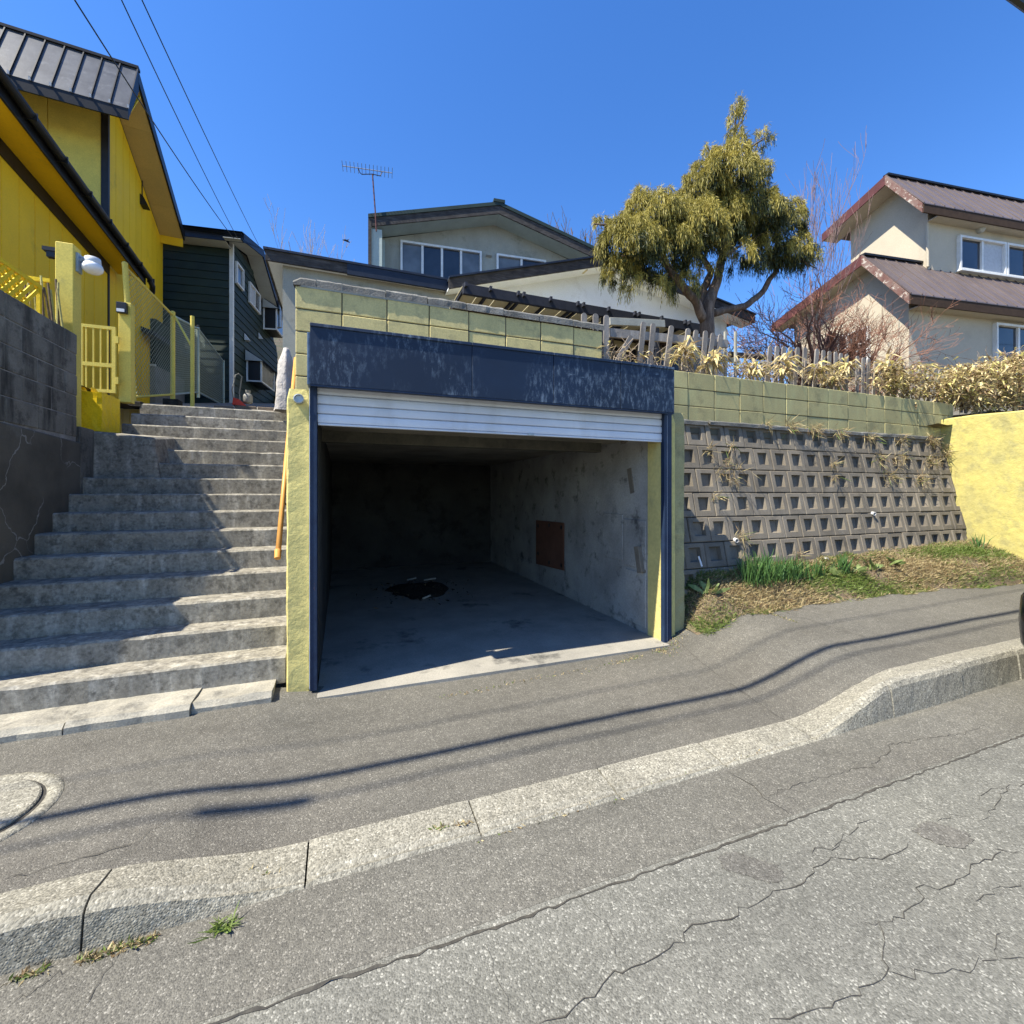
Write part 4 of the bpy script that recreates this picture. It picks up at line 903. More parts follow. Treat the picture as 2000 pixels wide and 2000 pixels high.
def side_win(u0, u1, vt, vb, panes, glass, name=None):
    a = h.on_s(u0, vt, 0); b_ = h.on_s(u0, vb, 0); c = h.on_s(u1, vt, 0); return window(h, 's', a.y, c.y, b_.z, a.z, .036, panes, glass=glass, depth=.07, fw=.06, sill=False)
side_win(457, 471, 509, 552, 1, 'glass_grey'); side_win(483, 504, 549, 590, 2, ('curtain', 'glass_grey'))
for (u0, u1, vt, vb, ex) in ((514, 531, 601, 640, .55), (481, 509, 704, 742, .55)):
    a = h.on_s(u0, vt, .04); b_ = h.on_s(u0, vb, .04); c = h.on_s(u1, vt, .04)
    bw = h.p('bay_window', 'black_plastic', lambda m: m.box(.04, ex - .05, a.y, c.y, b_.z, a.z))
    h.p('bay_roof', 'navy_fascia', lambda m: m.extrude([(.036, a.y - .12, a.z), (ex + .1, a.y - .12, a.z), (.036, a.y - .12, a.z + .4)], (0, c.y - a.y + .24, 0)), bw)
    h.p('frame', 'white_trim', lambda m: m.box(ex - .05, ex, a.y, a.y + .06, b_.z, a.z).box(ex - .05, ex, c.y - .06, c.y, b_.z, a.z).box(ex - .05, ex, a.y, c.y, b_.z - .05, b_.z).box(.04, ex - .05, a.y - .01, a.y + .04, b_.z - .05, b_.z).box(.04, .1, a.y - .01, a.y + .05, b_.z, a.z), bw)
    h.p('pane', 'glass_grey', lambda m: m.box(ex - .045, ex - .02, a.y + .06, c.y - .06, b_.z, a.z), bw)
    h.p('side_panel', 'soffit_grey', lambda m: m.extrude([(.05, a.y - .125, a.z - .02), (ex + .08, a.y - .125, a.z - .02), (.05, a.y - .125, a.z + .36)], (0, .012, 0)), bw)
for (u, v) in ((477, 658), (505, 656)):
    a = h.on_s(u, v, .04); h.p('vent_hood', 'white_trim', lambda m: m.extrude([(.04, a.y, a.z - .1), (.04, a.y, a.z + .14), (.2, a.y, a.z - .1)], (0, .2 if u < 490 else .05, 0)))
a = h.on_s(541, 600, .45); h.p('flue', 'zinc', lambda m: m.tube([(.5, a.y - .2, a.z - .9), (.62, a.y - .2, a.z - .9), (.62, a.y - .2, a.z + 1.2)], .07, 10))
# lean-to porch at its left
h.p('porch_roof', 'navy_fascia', lambda m: m.extrude([(-2.9, -2.6, h.on_t(340, 600, -2.6).z), (-1.0, -2.6, h.on_t(415, 655, -2.6).z), (-1.0, -2.6, h.on_t(415, 655, -2.6).z - .12), (-2.9, -2.6, h.on_t(340, 600, -2.6).z - .12)], (0, 2.5, 0)))
h.p('porch_wall', 'green_siding', lambda m: m.box(-4.5, -1.35, -1.8, -.1, .55, 1.9))
h.p('porch_base', 'concrete_path', lambda m: m.box(-4.5, -1.35, -1.82, -.1, -.8, .55))
h.p('porch_post', 'white_trim', lambda m: m.box(-2.05, -1.95, -1.86, -1.81, .55, 1.9).box(-4.5, -1.33, -1.87, -1.82, .52, .57))

# ---------------------------------------------------------------- grey house in the middle (low wings)
GYH = House('grey_house', 'single storey grey and white house with weathered fascia above the block wall', (0, 9.4, 2.8), 0.0); h = GYH
def Q(u, v, Y): return h.on_t(u, v, Y - 9.4)
YF = 8.85
l0 = Q(518, 489, YF); l1 = Q(877, 545, YF); zr = (l0.z + l1.z) / 2
wl = Q(552, 600, 9.0).x
h.p('wall', 'grey_render', lambda m: m.box(wl, l1.x + .35, -.40, 5, -.3, zr + .1))
seg = [l0.x, Q(678, 515, YF).x, l1.x]
h.p('fascia_board', 'wood_fascia', lambda m: m.box(seg[0], seg[1], -.55, -.51, zr - .19, zr - .01))
h.p('fascia_board', 'navy_fascia', lambda m: m.box(seg[1], seg[2], -.565, -.51, zr - .21, zr - .012))
h.p('roof', 'navy_fascia', lambda m: m.hexa([(l0.x - .03, -.58, zr - .01), (l1.x, -.58, zr - .01), (l1.x, 5, zr + .6), (l0.x - .03, 5, zr + .6), (l0.x - .03, -.58, zr + .03), (l1.x, -.58, zr + .03), (l1.x, 5, zr + .64), (l0.x - .03, 5, zr + .64)]))
h.p('soffit', 'white_render', lambda m: m.box(l0.x + .0, l1.x, -.51, -.401, zr - .17, zr - .14).box(l0.x, wl - .002, -.4, 5, zr - .17, zr - .14))
h.p('side_fascia', 'wood_fascia', lambda m: m.box(l0.x - .005, l0.x + .03, -.51, 5, zr - .19, zr - .01))
# gable wing
YG = 8.65
r0 = Q(877, 541, YG); r1 = Q(1180, 499, YG); r2 = Q(1399, 583, YG); r3 = Q(1475, 614, YG)
ml = (r1.z - r0.z) / (r1.x - r0.x); mr_ = (r3.z - r2.z) / (r3.x - r2.x)
ax = (r2.z - mr_ * r2.x - r0.z + ml * r0.x) / (ml - mr_); az = r0.z + ml * (ax - r0.x)
tY = YG - 9.4
def rake(m, d, t0, t1, off=0): 
    for (p, q) in (((r0.x, r0.z), (ax, az)), ((ax, az), (r3.x, r3.z))):
        m.hexa([(p[0], t0, p[1] - d - off), (q[0], t0, q[1] - d - off), (q[0], t1, q[1] - d - off), (p[0], t1, p[1] - d - off), (p[0], t0, p[1] - off), (q[0], t0, q[1] - off), (q[0], t1, q[1] - off), (p[0], t1, p[1] - off)])
h.p('rake_board', 'wood_fascia', lambda m: rake(m, .2, tY, tY + .04, .025))
h.p('roof', 'navy_fascia', lambda m: rake(m, .035, tY - .04, 6, -.012))
h.p('soffit', 'white_render', lambda m: rake(m, .025, tY + .041, -.301, .19))
tw = -.30
h.p('wall', 'white_render', lambda m: m.extrude([(r0.x + .02, tw, -.3), (r3.x - .5, tw, -.3), (r3.x - .5, tw, r3.z - mr_ * .5 - .2), (ax, tw, az - .2), (r0.x + .02, tw, r0.z - .2)], (0, 5, 0)))
for (u, v) in ((1125, 523),):
    q = Q(u, v, YG + .2); h.p('soffit_patch', 'cream', lambda m: m.box(q.x - .25, q.x + .25, tY + .1, tY + .3, q.z - .05, q.z - .03))
# awning
YA = 7.7; p0 = Q(905, 565, YA); p1 = Q(1392, 641, YA); za = (p0.z + p1.z) / 2; tA = YA - 9.4
AW = thing('awning', 'dark timber awning with cream ceiling along the white house wall', 'awning', (4, 8.2, 2.8))
def aw(name, mat, fn, **k): m = MB(AW.location - Vector((0, 9.4, 2.8))); fn(m); return m.build(name, M[mat], AW, **k)
aw('beam', 'navy_wood', lambda m: m.box(p0.x, p1.x, tA, tA + .07, za - .10, za + .08), bevel=.004)
aw('back_beam', 'brown_wood', lambda m: m.box(p0.x, p1.x, tw - .52, tw - .42, za - .13, za - .02), bevel=.004)
for k, u in enumerate((909, 957, 1011, 1022, 1074, 1127, 1138, 1187, 1238, 1246, 1290, 1336, 1344, 1385)):
    q = Q(u, 590, YA); aw('rafter', 'navy_wood', lambda m: m.bar((q.x, tA - .07, za + .045), (q.x, tw - .01, za + .02), .045, .075))
nb = 16
for k in range(nb):
    a = lerp(p0.x, p1.x, k / nb); b_ = lerp(p0.x, p1.x, (k + 1) / nb) - .01
    aw('ceiling_board', 'cream', lambda m: m.hexa([(a, tA + .08, za + .05), (b_, tA + .08, za + .05), (b_, tw - .01, za + .045), (a, tw - .01, za + .045), (a, tA + .08, za + .06), (b_, tA + .08, za + .06), (b_, tw - .01, za + .055), (a, tw - .01, za + .055)]))
for u in (1183, 1284): 
    q = Q(u, 660, YA); aw('post', 'navy_wood', lambda m: m.box(q.x - .05, q.x + .05, tA + .0, tA + .1, -.1, za - .10))
q0 = Q(1192, 655, 9.1); q1 = Q(1375, 720, 9.1)
window(h, 't', q0.x, q1.x, q1.z - .6, q0.z, tw - .002, 4, frame='grey_wood', glass=('glass', 'glass_grey'), depth=.08)
q = Q(1190, 640, 8.9); h.p('wall_band', 'cream', lambda m: m.box(q.x - 1.4, q.x + 4.2, tw - .03, tw - .001, q.z - .35, za + .0))

# ---------------------------------------------------------------- two-storey grey house behind
oc = P(740, 560, D=15.2)
TH = House('two_storey_house', 'two storey grey house with shallow gable and a row of white windows', (oc.x, oc.y, 3.4), -5.8); h = TH
fo = -.7
eL = h.on_t(719, 420, fo); ap = h.on_t(975, 396, fo); mR = h.on_t(1188, 496, fo)
mr2 = (mR.z - ap.z) / (mR.x - ap.x); eR = Vector((ap.x * 2 - eL.x, fo, ap.z + mr2 * (ap.x - eL.x)))
def rk2(m, d, t0, t1, off):
    for p, q in ((eL, ap), (ap, eR)):
        m.hexa([(p.x, t0, p.z - d - off), (q.x, t0, q.z - d - off), (q.x, t1, q.z - d - off), (p.x, t1, p.z - d - off), (p.x, t0, p.z - off), (q.x, t0, q.z - off), (q.x, t1, q.z - off), (p.x, t1, p.z - off)])
h.p('roof', 'green_siding', lambda m: rk2(m, .12, fo - .03, 8, -.03))
h.p('rake_board', 'wood_fascia', lambda m: rk2(m, .28, fo, fo + .05, .093))
h.p('soffit', 'mint_soffit', lambda m: rk2(m, .03, fo + .051, -.001, .35))
h.p('ridge_cap', 'green_siding', lambda m: m.box(ap.x - .2, ap.x + .2, fo - .05, 8, ap.z + .0, ap.z + .1))
wL = h.on_t(747, 440, 0).x
h.p('wall', 'grey_render', lambda m: m.extrude([(wL, 0, 0), (eR.x - .4, 0, 0), (eR.x - .4, 0, eR.z - .3), (ap.x, 0, ap.z - .36), (wL, 0, eL.z - .3)], (0, 7.5, 0)))
h.p('side_fin', 'mint_soffit', lambda m: m.box(eL.x + .08, wL - .002, fo + .06, 0.0, 0, eL.z - .38).box(wL - .001, wL + .08, -.06, 0, 0, eL.z - .38))
h.p('fin_board', 'wood_fascia', lambda m: m.box(eL.x, eL.x + .10, fo - .01, fo + .055, 0, eL.z - .12))
a = h.on_t(782, 471, 0); b_ = h.on_t(940, 495, 0)
window(h, 't', a.x, b_.x, a.z - 1.35, a.z, -.002, 4, glass=('glass_grey', 'glass', 'glass', 'glass_grey'), depth=.1, fw=.07)
a = h.on_t(969, 497, 0); b_ = h.on_t(1065, 510, 0)
window(h, 't', a.x, b_.x, a.z - 1.1, a.z, -.002, 2, glass=('glass_grey', 'glass'), depth=.1, fw=.07)
a = h.on_t(969, 434, 0); vt = h.p('vent', 'white_trim', lambda m: m.box(a.x - .17, a.x + .17, -.03, -.001, a.z - .13, a.z + .13), bevel=.006)
for i in range(4):
    for j in range(2): h.p('louvre', 'glass', lambda m: m.box(a.x - .14 + .072 * i, a.x - .082 + .072 * i, -.04, -.031, a.z - .09 + .1 * j, a.z - .01 + .1 * j), vt)
for (u, v) in ((915, 421), (1024, 435)):
    a = h.on_t(u, v, fo + .25); h.p('soffit_patch', 'cream', lambda m: m.box(a.x - .2, a.x + .2, fo + .15, fo + .45, a.z - .02, a.z + .01))
a = h.on_t(953, 501, 0); h.p('vent_hood', 'soffit_grey', lambda m: m.extrude([(a.x - .08, 0, a.z - .03), (a.x - .08, 0, a.z + .06), (a.x - .08, -.12, a.z)], (.2, 0, 0)))
# antenna
an = [Ppl(u, v, h.o + h.e2 * (fo - .12), h.e2) for u, v in ((735, 452), (733, 414), (727.5, 340))]
AN = thing('tv_antenna', 'thin tv aerial with a comb of short rods on the grey roof corner', 'antenna', an[0])
part(AN, 'mast', M['brown_fascia'], lambda m: m.tube(an, .022, 6))
b0 = Ppl(669, 324, h.o + h.e2 * (fo - .12), h.e2); b1 = Ppl(766, 338, h.o + h.e2 * (fo - .12), h.e2)
part(AN, 'boom', M['zinc'], lambda m: m.tube([b0, b1], .014, 5))
for k in range(14):
    q = b0.lerp(b1, k / 13); part(AN, 'rod', M['zinc'], lambda m: m.tube([q - Vector((.02, .25, 0)), q + Vector((.02, .25, 0))], .010, 4))
c0 = b0.lerp(b1, .31); c1 = b0.lerp(b1, .80); mt = an[2]
part(AN, 'yoke', M['black_metal'], lambda m: m.tube([c0, c0.lerp(mt, .12) - Vector((0, 0, .12)), c0.lerp(mt, .25) - Vector((0, 0, .15)), mt, c1.lerp(mt, .25) - Vector((0, 0, .12)), c1], .014, 5))
bp = P(676, 470, D=13); BI = thing('flying_bird', 'small dark bird flying above the grey eave', 'bird', bp)
part(BI, 'body', M['black_plastic'], lambda m: m.tube([bp + Vector((-.1, 0, .0)), bp + Vector((-.03, 0, .01)), bp + Vector((.04, 0, -.01)), bp + Vector((.10, 0, -.035))], [.006, .028, .024, .01], 6).extrude([bp + Vector((-.05, 0, .01)), bp + Vector((.05, 0, .0)), bp + Vector((.09, .06, .09))], (0, .006, .004)).extrude([bp + Vector((-.04, 0, .01)), bp + Vector((.05, 0, 0)), bp + Vector((.13, -.08, -.07))], (0, .006, .004)))

# ---------------------------------------------------------------- beige house (right)
oc = P(1775, 640, D=11.5)
BH_ = House('beige_house', 'beige rendered house with stepped brown metal roofs at the right', (oc.x, oc.y, 3.0), -8.2); h = BH_
TL0, TU0 = -.32, .30
e0 = h.on_t(1777, 574, TL0); sR = e0.x                           # lower eave corner, rake plane s = sR
rd0 = h.on_s(1684, 499, sR); bk0 = h.on_s(1508, 634, sR)
Ls = 9.0

def gable(m, d, off, e, r_, b, s0, s1, over=0):
    for p, q in ((e, r_), (r_, b)):
        m.hexa([(s0, p.y, p.z - d - off), (s1, p.y, p.z - d - off), (s1, q.y, q.z - d - off), (s0, q.y, q.z - d - off), (s0, p.y, p.z - off), (s1, p.y, p.z - off), (s1, q.y, q.z - off), (s0, q.y, q.z - off)])
def brown_roof(h, e, r_, b, s0, s1, pw, fas='brown_fascia'):
    h.p('roof', 'roof_brown', lambda m: gable(m, .05, .03, e, r_, b, s0 + .02, s1))
    n_ = int((s1 - s0) / pw)
    for k in range(n_):
        a = s0 + pw * k
        h.p('roof_panel', 'roof_brown', lambda m: m.hexa([(a, e.y - .03, e.z - .025), (a + pw - .01, e.y - .03, e.z - .025), (a + pw - .01, r_.y, r_.z - .025), (a, r_.y, r_.z - .025), (a, e.y - .03, e.z), (a + pw - .01, e.y - .03, e.z), (a + pw - .01, r_.y, r_.z), (a, r_.y, r_.z)]))
        h.p('roof_seam', 'roof_brown', lambda m: m.bar((a, e.y - .03, e.z + .012), (a, r_.y, r_.z + .012), .022, .03))
    h.p('ridge_cap', 'black_metal', lambda m: m.box(s0, s1, r_.y - .08, r_.y + .08, r_.z - .01, r_.z + .045))
    h.p('rake_board', fas, lambda m: m.hexa([(s0 - .03, r_.y, r_.z - .27), (s0, r_.y, r_.z - .27), (s0, b.y, b.z - .27), (s0 - .03, b.y, b.z - .27), (s0 - .03, r_.y, r_.z), (s0, r_.y, r_.z), (s0, b.y, b.z), (s0 - .03, b.y, b.z)]))
    h.p('rake_board', 'peel_fascia', lambda m: m.hexa([(s0 - .035, e.y, e.z - .25), (s0, e.y, e.z - .25), (s0, r_.y - .001, r_.z - .27), (s0 - .035, r_.y - .001, r_.z - .27), (s0 - .035, e.y, e.z - .0), (s0, e.y, e.z - .0), (s0, r_.y - .001, r_.z), (s0 - .035, r_.y - .001, r_.z)]))
    h.p('eave_fascia', 'brown_wood', lambda m: m.box(s0, s1, e.y - .02, e.y + .02, e.z - .25, e.z - .03))
brown_roof(h, e0, rd0, bk0, sR, Ls, .36)
sl0 = (rd0.z - e0.z) / (rd0.y - e0.y)
zl = e0.z + sl0 * .32 - .2
bks = (bk0.z - rd0.z) / (bk0.y - rd0.y); tback = bk0.y - .5
h.p('wall', 'beige', lambda m: m.extrude([(0, 0, -.5), (0, tback, -.5), (0, tback, bk0.z - bks * .5 - .12), (0, rd0.y, rd0.z - .12), (0, 0, zl)], (Ls - .3, 0, 0)))
h.p('soffit', 'beige', lambda m: gable(m, .03, .2, e0, rd0, bk0, sR + .001, -.001))
h.p('front_soffit', 'beige', lambda m: m.box(.0, Ls, e0.y + .021, -.001, e0.z - .24, e0.z - .21))
# upper storey stands on the lower front slope
tu = None
lo_n = Vector((0, -sl0, 1)).normalized()
cb = Ppl(1812, 526, h.o + h.e2 * e0.y + Vector((0, 0, e0.z)), (h.e2 * (-sl0) + Vector((0, 0, 1))).normalized()); cb = h.loc(cb)
su, tu = cb.x, cb.y
e1_ = h.on_t(1803, 397, tu - TU0); sU = e1_.x; rd1 = h.on_s(1730, 343, sU); bk1 = h.on_s(1606, 458, sU)
brown_roof(h, e1_, rd1, bk1, sU, Ls + .3, .36)
sl1 = (rd1.z - e1_.z) / (rd1.y - e1_.y); bks1 = (bk1.z - rd1.z) / (bk1.y - rd1.y); tb1 = bk1.y - .5
h.p('wall', 'beige', lambda m: m.extrude([(su, tu, zl - .6), (su, tb1, zl - .6), (su, tb1, bk1.z - bks1 * .5 - .12), (su, rd1.y, rd1.z - .12), (su, tu, e1_.z + sl1 * .30 - .14)], (Ls - su, 0, 0)))
h.p('soffit', 'beige', lambda m: gable(m, .03, .2, e1_, rd1, bk1, sU + .001, su - .001))
h.p('front_soffit', 'beige', lambda m: m.box(su, Ls, e1_.y + .021, tu - .001, e1_.z - .24, e1_.z - .21))
a = h.on_t(1868, 462, tu); c = h.on_t(1868, 529, tu); b_ = h.on_t(1958, 500, tu)
pwid = (b_.x - a.x) / 2
window(h, 't', a.x, a.x + pwid * 2, c.z, a.z, tu - .002, 2, glass=('glass', 'curtain'), depth=.1, fw=.06)
window(h, 't', a.x + pwid * 2 + .03, a.x + pwid * 4 + .03, c.z, a.z, tu - .002, 2, depth=.1, fw=.06)
a = h.on_t(1938, 632, 0); c = h.on_t(1938, 708, 0); b_ = h.on_t(1983, 640, 0)
window(h, 't', a.x, a.x + (b_.x - a.x) * 3, c.z - .3, a.z, -.002, 3, depth=.1, fw=.06)
a = h.on_s(1701, 637, 0); c = h.on_s(1701, 712, 0); b_ = h.on_s(1618, 660, 0)
window(h, 's', a.y, b_.y, c.z, a.z, -.002, 4, out=-1, glass=('glass', 'glass_grey'), depth=.1, fw=.05, mull=.62)
for (u, v, tt) in ((1910, 450, tu), (1986, 622, 0)):
    a = h.on_t(u, v, tt); h.p('vent_hood', 'soffit_grey', lambda m: m.lathe((a.x, tt, a.z), [(.1, 0), (.11, .1), (.06, .16), (.001, .17)], 12, 'Y'))

h.p('downpipe', 'beige', lambda m: m.tube([(su - .05, tu - .03, e1_.z - .3), (su - .05, tu - .03, cb.z + .05)], .035, 8))
h.p('downpipe', 'brown_wood', lambda m: m.tube([(7.0, -.06, e0.z - .3), (7.0, -.06, -.3)], .035, 8))
# ================================================================== vegetation
def rot_frame(d):
    """two vectors orthogonal to each row of d"""
    ref = np.where(np.abs(d[:, 2:3]) < .9, np.array([[0, 0, 1.]]), np.array([[1., 0, 0]]))
    a = np.cross(d, ref); a /= np.linalg.norm(a, axis=1, keepdims=True) + 1e-9; return a, np.cross(d, a)
def leaf_quads(p, d, length, width, roll=None):
    """diamond leaves: p base (N,3), d direction (N,3)"""
    n = len(p); d = d / (np.linalg.norm(d, axis=1, keepdims=True) + 1e-9); a, b = rot_frame(d)
    r = RNG.uniform(0, 2 * np.pi, n) if roll is None else roll
    s = a * np.cos(r)[:, None] + b * np.sin(r)[:, None]
    L = np.broadcast_to(np.asarray(length, float).reshape(-1, 1), (n, 1)); Wd = np.broadcast_to(np.asarray(width, float).reshape(-1, 1), (n, 1))
    return np.stack([p, p + d * L * .45 + s * Wd / 2, p + d * L, p + d * L * .45 - s * Wd / 2], axis=1)

# ---- weeping conifer
TY = 6.3
def TP(u, v, dy=0): return P(u, v, Y=TY + dy)
CT = thing('conifer_tree', 'weeping golden green conifer with forked trunk behind the picket fence', 'tree', (TP(1385, 700).x, TY, 2.9))
co = np.array(CT.location)
def limb(px, rs, n=10, name='trunk', mat='bark'):
    pts = [TP(u, v, dy) for u, v, dy in px]; q = []; rr_ = []
    for i in range(len(pts) - 1):
        for k in range(4):
            f = k / 4; q.append(pts[i].lerp(pts[i + 1], f) + Vector((random.gauss(0, .008), random.gauss(0, .008), 0))); rr_.append(lerp(rs[i], rs[i + 1], f))
    q.append(pts[-1]); rr_.append(rs[-1]); part(CT, name, M[mat], lambda m: m.tube(q, rr_, n), smooth=True)
limb([(1385, 770, 0), (1384, 690, 0), (1380, 630, 0), (1384, 590, 0), (1402, 545, .05), (1410, 505, .1), (1418, 420, .1), (1430, 330, .1), (1437, 250, .1), (1438, 200, .1)], [.15, .135, .125, .105, .08, .07, .05, .035, .02, .008])
limb([(1375, 625, 0), (1360, 590, -.05), (1335, 562, -.1), (1308, 525, -.15), (1285, 480, -.15)], [.085, .075, .066, .055, .035], name='limb')
limb([(1392, 612, 0), (1420, 605, .1), (1455, 598, .15), (1485, 575, .2), (1505, 545, .2), (1530, 500, .2)], [.075, .066, .062, .056, .05, .03], name='limb')
limb([(1384, 600, .05), (1372, 565, .2), (1390, 530, .35), (1350, 470, .4)], [.09, .075, .06, .03], name='limb')
for (a, b, c) in (((1418, 420), (1470, 400), (1500, 380)), ((1410, 505), (1460, 470), (1500, 450)), ((1418, 430), (1380, 390), (1365, 360)), ((1300, 510), (1250, 500), (1215, 500)), ((1300, 510), (1270, 450), (1262, 420)), ((1530, 500), (1570, 510), (1595, 525)), ((1430, 330), (1470, 285), (1497, 268)), ((1438, 250), (1450, 235), (1458, 215)), ((1425, 350), (1395, 315), (1380, 285)), ((1230, 470), (1190, 440), (1160, 438))):
    limb([(*a, 0), (*b, random.uniform(-.3, .3)), (*c, random.uniform(-.4, .2))], [.03, .02, .008], 6, 'branch')
px = .0092
lobes = [(1272, 432, 52, 56, 1.25), (1228, 480, 48, 50, 1.1), (1292, 500, 66, 52, 1.0), (1212, 535, 32, 36, .9), (1345, 455, 60, 62, 1.0), (1372, 372, 42, 48, 1.0), (1422, 350, 56, 58, 1.1), (1468, 352, 36, 48, .9), (1470, 425, 64, 56, 1.1),
         (1400, 440, 62, 58, 1.0), (1526, 440, 42, 50, .9), (1550, 495, 48, 36, .8), (1588, 512, 28, 24, .55), (1500, 500, 58, 36, .6), (1262, 560, 50, 18, .35), (1322, 556, 50, 18, .3), (1440, 505, 44, 28, .45),
         (1440, 285, 26, 26, .30), (1437, 240, 13, 24, .45), (1437, 212, 8, 18, .6), (1438, 264, 13, 15, .6), (1492, 272, 22, 14, .5), (1380, 305, 10, 20, .5), (1172, 436, 14, 7, .5), (1470, 300, 22, 20, .5), (1402, 315, 22, 20, .5), (1370, 535, 40, 20, .3), (1490, 455, 34, 34, .4)]
vsun, vshade = [], []
for (u, v, rx, ry, dens) in lobes:
    c = np.array(TP(u, v, RNG.uniform(-.15, .15))); big = rx > 40
    ax_ = np.array([rx * px, (rx + ry) / 2 * px * (1.0 if big else .8), ry * px])
    ncl = max(4, int(105 * dens * max(.12, rx * ry / 4000)))
    dc = RNG.normal(size=(ncl, 3)); dc[:, 2] = np.abs(dc[:, 2]) * .95 - .32; dc /= np.linalg.norm(dc, axis=1, keepdims=True)
    cc = c + dc * ax_ * RNG.uniform(.7, 1.04, (ncl, 1))
    ns = 26 if big else 15
    dv = np.repeat(dc, ns, 0); n = len(dv); p0 = np.repeat(cc, ns, 0) + RNG.normal(0, .022, (n, 3)); tone = np.repeat(RNG.normal(0, .25, ncl), ns)
    out_ = dv * np.array([1, 1, 0]) + RNG.normal(0, .55, (n, 3)) * np.array([1, 1, .3]); out_ /= np.linalg.norm(out_, axis=1, keepdims=True) + .15
    Ls = RNG.uniform(.10, .28, n) * (1 if big else .62); k = 7
    for j in range(k):
        t = (j + RNG.uniform(0, 1, n)) / k
        pj = p0 + out_ * (Ls * .62 * t ** .8)[:, None] + np.array([0, 0, -1.]) * (Ls * (t ** 2.0) - .05 * np.sin(t * 3))[:, None]
        dj = out_ * (.55 * (1 - t))[:, None] + np.array([0, 0, -1.]) * (t[:, None] * 1.7 - .05) + RNG.normal(0, .28, (n, 3))
        q = leaf_quads(pj, dj, RNG.uniform(.06, .12, n), RNG.uniform(.006, .0125, n))
        sunward = (dv[:, 2] + .35 * (-dv[:, 1]) - .2 * dv[:, 0] + tone + RNG.normal(0, .15, n) + (.10 if u < 1450 else -.14)) > .14  # leaves facing up, front and sun get the lighter colour, as painted sunlight
        vsun.append(q[sunward]); vshade.append(q[~sunward])
    ni = int(900 * dens * max(.3, rx * ry / 4000)); dv = RNG.normal(size=(ni, 3)); dv /= np.linalg.norm(dv, axis=1, keepdims=True)
    pi = c + dv * ax_ * RNG.uniform(.15, .7, (ni, 1)) ** .5
    if big and dens > .5: vshade.append(leaf_quads(pi, RNG.normal(0, .5, (ni, 3)) + np.array([0, 0, -.8]), RNG.uniform(.08, .16, ni), RNG.uniform(.015, .035, ni)))  # dark inner leaves added to block light through the crown
vsun = np.concatenate(vsun) - co; vshade = np.concatenate(vshade) - co
cr = np_mesh('crown', np.concatenate([vsun, vshade]).reshape(-1, 3), 4, [M['conifer_sunlit_gold'], M['conifer_shade_green']], CT, midx=[0] * len(vsun) + [1] * len(vshade))

# ---- bare woody plants
def grow(m, p, d, L, r, depth, spread, up=.1, kids=(2, 4), minr=.003, wob=.12, shrink=.56, sides=4):
    nseg = 4; pts = [p]; rs = [r]
    for i in range(nseg):
        d = (d + Vector((random.gauss(0, wob), random.gauss(0, wob), random.gauss(0, wob) + up * .3))).normalized(); p = p + d * (L / nseg); pts.append(p); rs.append(max(minr, r * (1 - .12 * (i + 1))))
    m.tube(pts, rs, sides if r > .01 else 3, False)
    if depth <= 0: return
    for _ in range(random.randint(*kids)):
        i = random.randint(1, nseg); q = pts[i]
        dd = (d + Vector((random.gauss(0, spread), random.gauss(0, spread), random.gauss(0, spread * .8) + up))).normalized()
        grow(m, q, dd, L * random.uniform(.55, .85), max(minr, rs[i] * shrink), depth - 1, spread, up, kids, minr, wob, shrink, sides)
def woody(name, label, base, trunks, mat, twig, cat='tree', depth=4, spread=.55, up=.12, L=.6, r=.05, kids=(2, 4), minr=.003, wob=.12, group=None):
    t = thing(name, label, cat, base, 0, group); m = MB(base)
    tm = MB(base)
    for (dx, dy, dz) in trunks:
        d = Vector((dx, dy, dz)).normalized(); p = Vector(base); q = [p]; rs = [r * 1.25]
        for i in range(3): p = p + (d + Vector((random.gauss(0, .1), random.gauss(0, .1), 0))) * L * .33; q.append(p); rs.append(r * (1.1 - .08 * i))
        tm.tube(q, rs, 7)
        for _ in range(4): grow(m, q[random.randint(1, 3)], (d + Vector((random.gauss(0, .45), random.gauss(0, .45), random.gauss(.1, .3)))).normalized(), L * .9, r * .6, depth, spread, up, kids, minr, wob)
    tm.build('trunk', M[mat], t, smooth=True); m.build('branches', M[twig], t); return t
random.seed(21)
b = P(1612, 715, Y=6.6); woody('bare_shrub', 'bare shrub with dark trunk and reddish twigs in front of the beige house', (b.x, 6.6, 2.9), [(-.25, 0, 1), (.12, 0, 1), (.5, .1, 1), (-.55, -.1, .8), (.8, -.1, .8)], 'bark_dark', 'twig_red', 'shrub', 4, .60, .10, 1.08, .085, (3, 4), .0032)
b = P(1480, 700, Y=7.2); woody('bare_shrub', 'low tangle of pale bare twigs right of the conifer trunk', (b.x, 7.2, 2.9), [(-.5, 0, .8), (.0, 0, 1), (.5, 0, .8), (.9, 0, .7)], 'bark_dark', 'twig', 'shrub', 3, .85, -.02, .55, .03, (3, 5), .0035, .2)
b = P(1592, 700, D=11.5); woody('bare_tree', 'tall bare tree with thin mauve branches right of the conifer', (b.x, b.y, 3.2), [(-.06, 0, 1)], 'bark_dark', 'twig_mauve', 'tree', 4, .26, .34, 2.05, .04, (2, 3), .0035, .07)
b = P(1570, 640, Y=9.5); woody('bare_tree', 'bare pale birch like tree rising behind the reddish shrub', (b.x, 9.5, 2.9), [(.1, 0, 1), (-.2, 0, 1)], 'twig', 'twig', 'tree', 4, .45, .2, 1.1, .05, (2, 3), .005)
